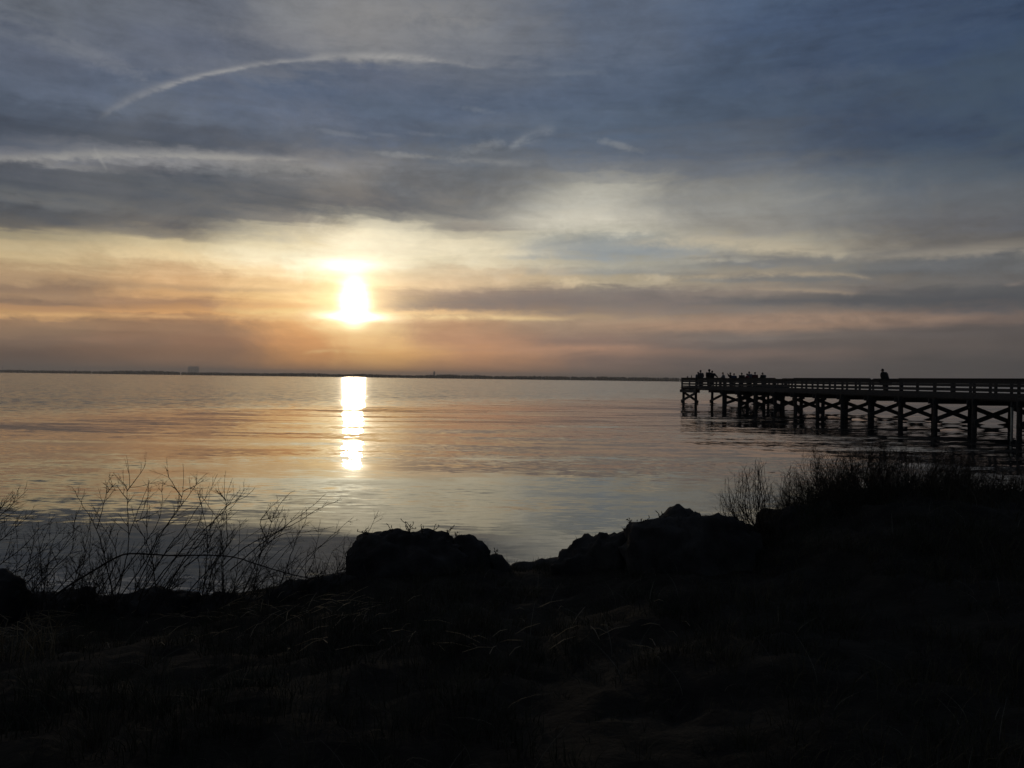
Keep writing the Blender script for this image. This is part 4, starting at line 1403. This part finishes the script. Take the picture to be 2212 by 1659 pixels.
def fan(base_px, dist, tips, n, label, curve=0.25, r=.0045, twigs=7, dspread=0.5, name='bare_shrub', tw=0.2):
    """many curved stems from one base to a row of tips (grid px)."""
    root = shrub(base_px, dist, label, 0)
    p0 = at(*base_px, dist)
    for i in range(n):
        t = rng.random()
        j = t * (len(tips) - 1)
        a, c = tips[int(j)], tips[min(int(j) + 1, len(tips) - 1)]
        f = j - int(j)
        tx, ty = a[0] + (c[0] - a[0]) * f + rng.uniform(-12, 12), a[1] + (c[1] - a[1]) * f - 12 + abs(rng.gauss(0, 30))
        p1 = at(tx, ty, dist + rng.uniform(-dspread, dspread))
        s0 = p0 + Vector((rng.uniform(-.1, .1), rng.uniform(-.15, .15), -0.06))
        wob = 0.05 if curve > 0.2 else 0.09
        mid = s0.lerp(p1, rng.uniform(.35, .6)) + Vector(((p1.x - s0.x) * curve + rng.uniform(-wob, wob), rng.uniform(-wob, wob), -abs(p1.x - s0.x) * curve * 0.8))
        stem_part(root, [s0, mid, p1], r, .0014, twigs, tw, 1, buds=False)
    return root


fan((1648, 1150), 7.7, [(1564, 1054), (1572, 1032), (1606, 1020), (1632, 988), (1650, 998), (1690, 1040)], 46, 'fan shaped bare shrub curling left over the water beside the largest boulder', .24, .004, 9)
fan((1722, 1096), 8.2, [(1684, 1056), (1704, 1012), (1728, 1024), (1766, 1040)], 26, 'thin upright bare shrub between the curling fan and the dense thicket', .15, .0036, 10)
fan((1795, 1072), 8.5, [(1716, 1040), (1756, 968), (1780, 985), (1830, 975), (1860, 992)], 80, 'tall left end of the dense bare thicket on the right', .16, .0036, 11, .6, tw=.24)
fan((1880, 1060), 8.6, [(1800, 1000), (1850, 968), (1900, 958), (1930, 972), (1970, 985)], 90, 'bare shrub in the thicket below the lone person', .16, .0036, 11, .6, tw=.24)
fan((1975, 1058), 8.7, [(1900, 990), (1965, 970), (2010, 980), (2050, 978), (2090, 992)], 84, 'bare shrub in the middle of the right hand thicket', .16, .0036, 11, .6, tw=.24)
fan((2080, 1060), 8.7, [(2010, 995), (2070, 985), (2110, 1002), (2170, 1012)], 66, 'lower bare shrub right of the middle of the thicket', .16, .0036, 11, .6, tw=.22)
fan((2175, 1064), 8.8, [(2100, 1015), (2160, 1012), (2210, 1018), (2290, 1015)], 56, 'low bare shrub at the right edge of the view', .16, .0036, 11, .6, tw=.22)

fan((1790, 1104), 8.0, [(1720, 1056), (1770, 1022), (1820, 1030), (1860, 1044)], 46, 'low bushy shrub on the near face of the rise below the left thicket end', .2, .0034, 12, .5, tw=.2)
fan((1920, 1092), 8.1, [(1850, 1040), (1900, 1014), (1950, 1022), (2000, 1036)], 50, 'low bushy shrub on the near face of the rise below mid thicket', .2, .0034, 12, .5, tw=.2)
fan((2060, 1094), 8.1, [(1990, 1040), (2050, 1022), (2100, 1028), (2150, 1040)], 46, 'low bushy shrub on the near face of the rise, toward the right edge', .2, .0034, 12, .5, tw=.2)

# ------------------------------------------------------------------ small dead sprigs on the rocks
from mathutils.bvhtree import BVHTree
_bv = []
for o_ in BOULDERS:
    _bv.append(BVHTree.FromPolygons([o_.location + v_.co for v_ in o_.data.vertices], [tuple(f_.vertices) for f_ in o_.data.polygons]))


def rock_top(x, y):
    best = None
    for t_ in _bv:
        hit = t_.ray_cast(Vector((x, y, 5)), Vector((0, 0, -1)))
        if hit[0] is not None and (best is None or hit[0].z > best):
            best = hit[0].z
    return best


def sprig(px, py, dist, tips, label):
    p = at(px, py, dist)
    zt_ = rock_top(p.x, p.y)
    lift = (zt_ - p.z) if zt_ is not None else 0.0
    p.z += lift
    root = empty('dead_sprig', p, label, 'sprig', 'dead sprigs growing on the boulders')
    for tx, ty in tips:
        q = at(tx, ty, dist + rng.uniform(-.05, .05)) + Vector((0, 0, lift))
        m = p.lerp(q, 0.5) + Vector((rng.uniform(-.02, .02), 0, rng.uniform(-.01, .02)))
        b_ = MB()
        ln_, L_ = jitter_line([p + Vector((0, 0, -0.05)), p.lerp(m, .3), m, q], 8, 0.002)
        b_.tube(ln_, [0.0042 - 0.0016 * i / 8 for i in range(9)], 5)
        for i in (4, 6, 8):
            e = Vector((rng.uniform(-1, 1), rng.uniform(-.5, .5), rng.uniform(0.4, 1))).normalized() * rng.uniform(0.012, 0.03)
            b_.tube([ln_[i], ln_[i] + e * 0.5, ln_[i] + e], [0.003, 0.0042, 0.0016], 5)
        mm_ = b_.mesh('stalk')
        mm_.transform(Matrix.Translation(-p))
        link('stalk', mm_, M_TWIG, root)
    return root


sprig(795, 1158, 7.3, [(772, 1150), (790, 1146), (784, 1152)], 'short forked sprig at the left rim of the flat topped boulder')
sprig(845, 1152, 7.3, [(838, 1136), (846, 1143)], 'single thin sprig left of the upright cluster on the flat topped boulder')
sprig(884, 1148, 7.3, [(868, 1122), (880, 1128), (893, 1130), (876, 1136), (899, 1140)], 'upright cluster of sprigs on the crest of the flat topped boulder')
sprig(912, 1148, 7.3, [(909, 1130), (915, 1136)], 'pair of short sprigs between the cluster and the curling one')
sprig(925, 1148, 7.3, [(940, 1122), (949, 1124), (933, 1136)], 'curling sprig leaning right on the flat topped boulder')
sprig(965, 1158, 7.4, [(978, 1146), (974, 1152)], 'sprig in the dip beside the rounded boulder')
sprig(985, 1156, 7.45, [(990, 1147), (982, 1150)], 'smallest sprig on top of the rounded boulder')
sprig(1382, 1134, 7.2, [(1376, 1128), (1385, 1124), (1395, 1127), (1403, 1121)], 'row of stubby sprigs on the left shoulder of the largest boulder')
sprig(1425, 1118, 7.25, [(1420, 1108), (1430, 1111)], 'tiny sprig left of the rock knob')
sprig(1360, 1152, 7.3, [(1352, 1146), (1360, 1144)], 'bent sprig in the notch beside the largest boulder')
sprig(1072, 1186, 7.6, [(1069, 1176), (1075, 1180)], 'tiny sprig on the small square stone')

# ------------------------------------------------------------------ ground cover
def blades(name, spots, mat, seg=3, label=None, cat=None):
    """spots: list of (x, y, z, height, lean_x, lean_y, width)."""
    n = len(spots)
    A_ = np.array(spots)
    base = A_[:, :3]
    h, lx, ly, w = A_[:, 3:4], A_[:, 4:5], A_[:, 5:6], A_[:, 6:7]
    ang = nrng.uniform(0, math.pi, (n, 1))
    sd = np.hstack([np.cos(ang), np.sin(ang), np.zeros((n, 1))])
    V, F = [], []
    levels = []
    for s in range(seg + 1):
        t = s / seg
        c = base + np.hstack([lx * t * t, ly * t * t, h * (t - 0.25 * t * t * np.minimum(1, (np.abs(lx) + np.abs(ly)) / np.maximum(h, .01)))])
        ww = w * (1 - t) + 0.0004
        levels.append((c - sd * ww, c + sd * ww))
    allv = np.stack([q for lv in levels for q in lv], axis=1).reshape(-1, 3)
    k = 2 * (seg + 1)
    idx = np.arange(n)[:, None] * k
    fl = []
    for s in range(seg):
        fl.append(idx + np.array([[2 * s, 2 * s + 1, 2 * s + 3, 2 * s + 2]]))
    F = np.vstack(fl)
    m_ = bpy.data.meshes.new(name)
    m_.vertices.add(len(allv))
    m_.vertices.foreach_set('co', allv.astype(np.float32).ravel())
    m_.loops.add(F.size)
    m_.loops.foreach_set('vertex_index', F.astype(np.int32).ravel())
    m_.polygons.add(len(F))
    m_.polygons.foreach_set('loop_start', np.arange(0, F.size, 4, dtype=np.int32))
    m_.update(calc_edges=True)
    m_.validate()
    o = link(name, m_, mat)
    return tag(o, label, cat, kind='stuff')


spots = []
for c in range(11000):
    x = rng.uniform(-8, 11)
    y = rng.uniform(2.2, 9.6)
    if ground_z(x, y) < 0.04:
        continue
    den = fbm(x, y, 0.9, 11.0)
    if rng.random() > 0.80 + 1.0 * den:
        continue
    z = ground_z(x, y)
    hh = (0.07 + 0.13 * max(0, den + 0.35)) * (1.0 if y < 6.4 else (1.15 if x > 2.4 else 0.7))
    if x > 2.8 and y > 7.4:
        hh *= 1.7
    for _ in range(rng.randint(9, 17)):
        a, r_ = rng.uniform(0, 6.28), rng.uniform(0, 0.09)
        h_ = hh * rng.uniform(0.5, 1.5)
        q = rng.uniform(0.1, 0.9) * h_
        a2 = a + rng.uniform(-.8, .8)
        spots.append((x + r_ * math.cos(a), y + r_ * math.sin(a), z - 0.02, h_, q * math.cos(a2), q * math.sin(a2), rng.uniform(0.0012, 0.0028)))
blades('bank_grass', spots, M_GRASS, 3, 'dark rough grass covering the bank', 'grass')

# paler dead stems standing and lying among the grass
M_DRY = material('dead_stem', (0.085, 0.072, 0.045), 0.7, 0.4, 2.0, spec=0.4)
spots = []
for c in range(2600):
    x, y = rng.uniform(-7, 9), rng.uniform(2.4, 9.0)
    z = ground_z(x, y)
    if z < 0.05 or fbm(x, y, 0.6, 21.0) < -0.12:
        continue
    h_ = rng.uniform(0.05, 0.24)
    q = rng.uniform(0.5, 1.6) * h_
    a2 = rng.uniform(0, 6.28)
    spots.append((x, y, z - 0.01, h_, q * math.cos(a2), q * math.sin(a2), rng.uniform(0.001, 0.0024)))
blades('dead_stems', spots, M_DRY, 5, 'pale dead stems scattered through the dark grass', 'stems')

# dry strands trailing over the boulders
spots = []
dg = bpy.context.evaluated_depsgraph_get()
for ob, n in ((BOULDERS[5], 520), (BOULDERS[4], 120), (BOULDERS[0], 200), (BOULDERS[8], 160), (BOULDERS[1], 90)):
    me_ = ob.data
    vv = [v_ for v_ in me_.vertices if v_.normal.z > 0.05 and v_.normal.y < 0.35 and v_.co.z > 0.25]
    for _ in range(n):
        v_ = rng.choice(vv)
        p = ob.location + v_.co
        dr = Vector((v_.normal.x, v_.normal.y, 0))
        h_ = rng.uniform(0.02, 0.07)
        ln_ = rng.uniform(0.02, 0.14)
        spots.append((p.x, p.y, p.z - 0.005, h_ * (1 if rng.random() < .5 else -1.2), dr.x * ln_ + rng.uniform(-.05, .05), dr.y * ln_ - 0.02, rng.uniform(0.001, 0.002)))
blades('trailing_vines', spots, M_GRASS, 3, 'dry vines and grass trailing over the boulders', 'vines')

# fallen reeds and straw that catch the low sun
b = MB()
for c in range(230):
    u = rng.random()
    if u < 0.42:
        px, py = rng.uniform(380, 800), rng.uniform(1285, 1345)
    elif u < 0.62:
        px, py = rng.uniform(-20, 150), rng.uniform(1300, 1400)
    else:
        px, py = rng.uniform(0, 1500), rng.uniform(1300, 1420)
    d_ = ray(px, py)
    # march to the ground
    t = 3.0
    while t < 11:
        q = EYE + d_ * t
        if q.z < ground_z(q.x, q.y) + 0.02:
            break
        t += 0.06
    a = rng.gauss(0.25, 0.9)
    L_ = rng.uniform(0.05, 0.26)
    e = Vector((math.cos(a), math.sin(a), rng.gauss(0.12, 0.18))) * L_
    q = q + Vector((0, 0, 0.03))
    b.tube([q - e / 2, q + Vector((0, 0, 0.015)), q + e / 2], [0.0018, 0.0026, 0.0012], 4)
tag(b.build('fallen_straw', M_STRAW), 'fallen straw and broken reeds on the bank', 'straw', kind='stuff')

# a few upright reed stubs at the left
b = MB()
for c in range(46):
    px, py = rng.uniform(-30, 120), rng.uniform(1330, 1400)
    q = at(px, py, 5.2 + rng.uniform(-.3, .3))
    q.z = ground_z(q.x, q.y)
    b.tube([q, q + Vector((rng.uniform(-.05, .08), rng.uniform(-.05, .05), rng.uniform(.08, .2))), q + Vector((rng.uniform(-.1, .22), 0, rng.uniform(.14, .32)))], [.003, .0026, .0012], 4)
tag(b.build('reed_stubs', M_STRAW), 'sunlit reed stubs at the lower left', 'reeds', kind='stuff')

# ------------------------------------------------------------------ a bird low over the water
M_BIRD = material('dark_feathers', (0.03, 0.028, 0.026), 0.8, 0.2, 30)
bp_ = at(1190, 1140, 13.0)
bird = empty('bird', bp_, 'tiny dark bird skimming low over the pale water in the middle', 'bird', rz=0.9)
skin_obj('body', [Vector((0, -0.05, 0)), Vector((0, 0, 0.004)), Vector((0, 0.035, 0.008)), Vector((0, 0.055, 0.012)), Vector((0, 0.072, 0.010)), Vector((0, -0.085, -0.002))],
         [(0, 1), (1, 2), (2, 3), (3, 4), (0, 5)], [(0.010, 0.009), (0.017, 0.015), (0.012, 0.011), (0.010, 0.010), 0.002, (0.012, 0.003)], M_BIRD, bird, root=1)
for sx in (-1, 1):
    wb = MB()
    wb.add([(sx * .01, .025, .01), (sx * .06, .03, .032), (sx * .125, -.005, .02), (sx * .07, -.022, .028), (sx * .012, -.025, .006),
            (sx * .01, .025, .006), (sx * .06, .03, .028), (sx * .125, -.005, .017), (sx * .07, -.022, .024), (sx * .012, -.025, .002)],
           [(0, 1, 3, 4), (1, 2, 3), (9, 8, 6, 5), (8, 7, 6), (0, 5, 6, 1), (1, 6, 7, 2), (2, 7, 8, 3), (3, 8, 9, 4), (4, 9, 5, 0)])
    wb.build('wing', M_BIRD, bird)

# ------------------------------------------------------------------ haze over the lagoon
HAZE = 0.000078
M_HAZE = bpy.data.materials.new('haze')
M_HAZE.use_nodes = True
M_HAZE.node_tree.nodes.clear()
_v = M_HAZE.node_tree.nodes.new('ShaderNodeVolumePrincipled')
_v.inputs['Color'].default_value = (1.0, 0.94, 0.87, 1)
_v.inputs['Density'].default_value = HAZE
_v.inputs['Anisotropy'].default_value = 0.35
_o = M_HAZE.node_tree.nodes.new('ShaderNodeOutputMaterial')
M_HAZE.node_tree.links.new(_v.outputs[0], _o.inputs['Volume'])
hz = MB().box((0, 11500, 97.0), (70000, 44000, 200.0)).build('haze', M_HAZE)
tag(hz, kind='stuff')
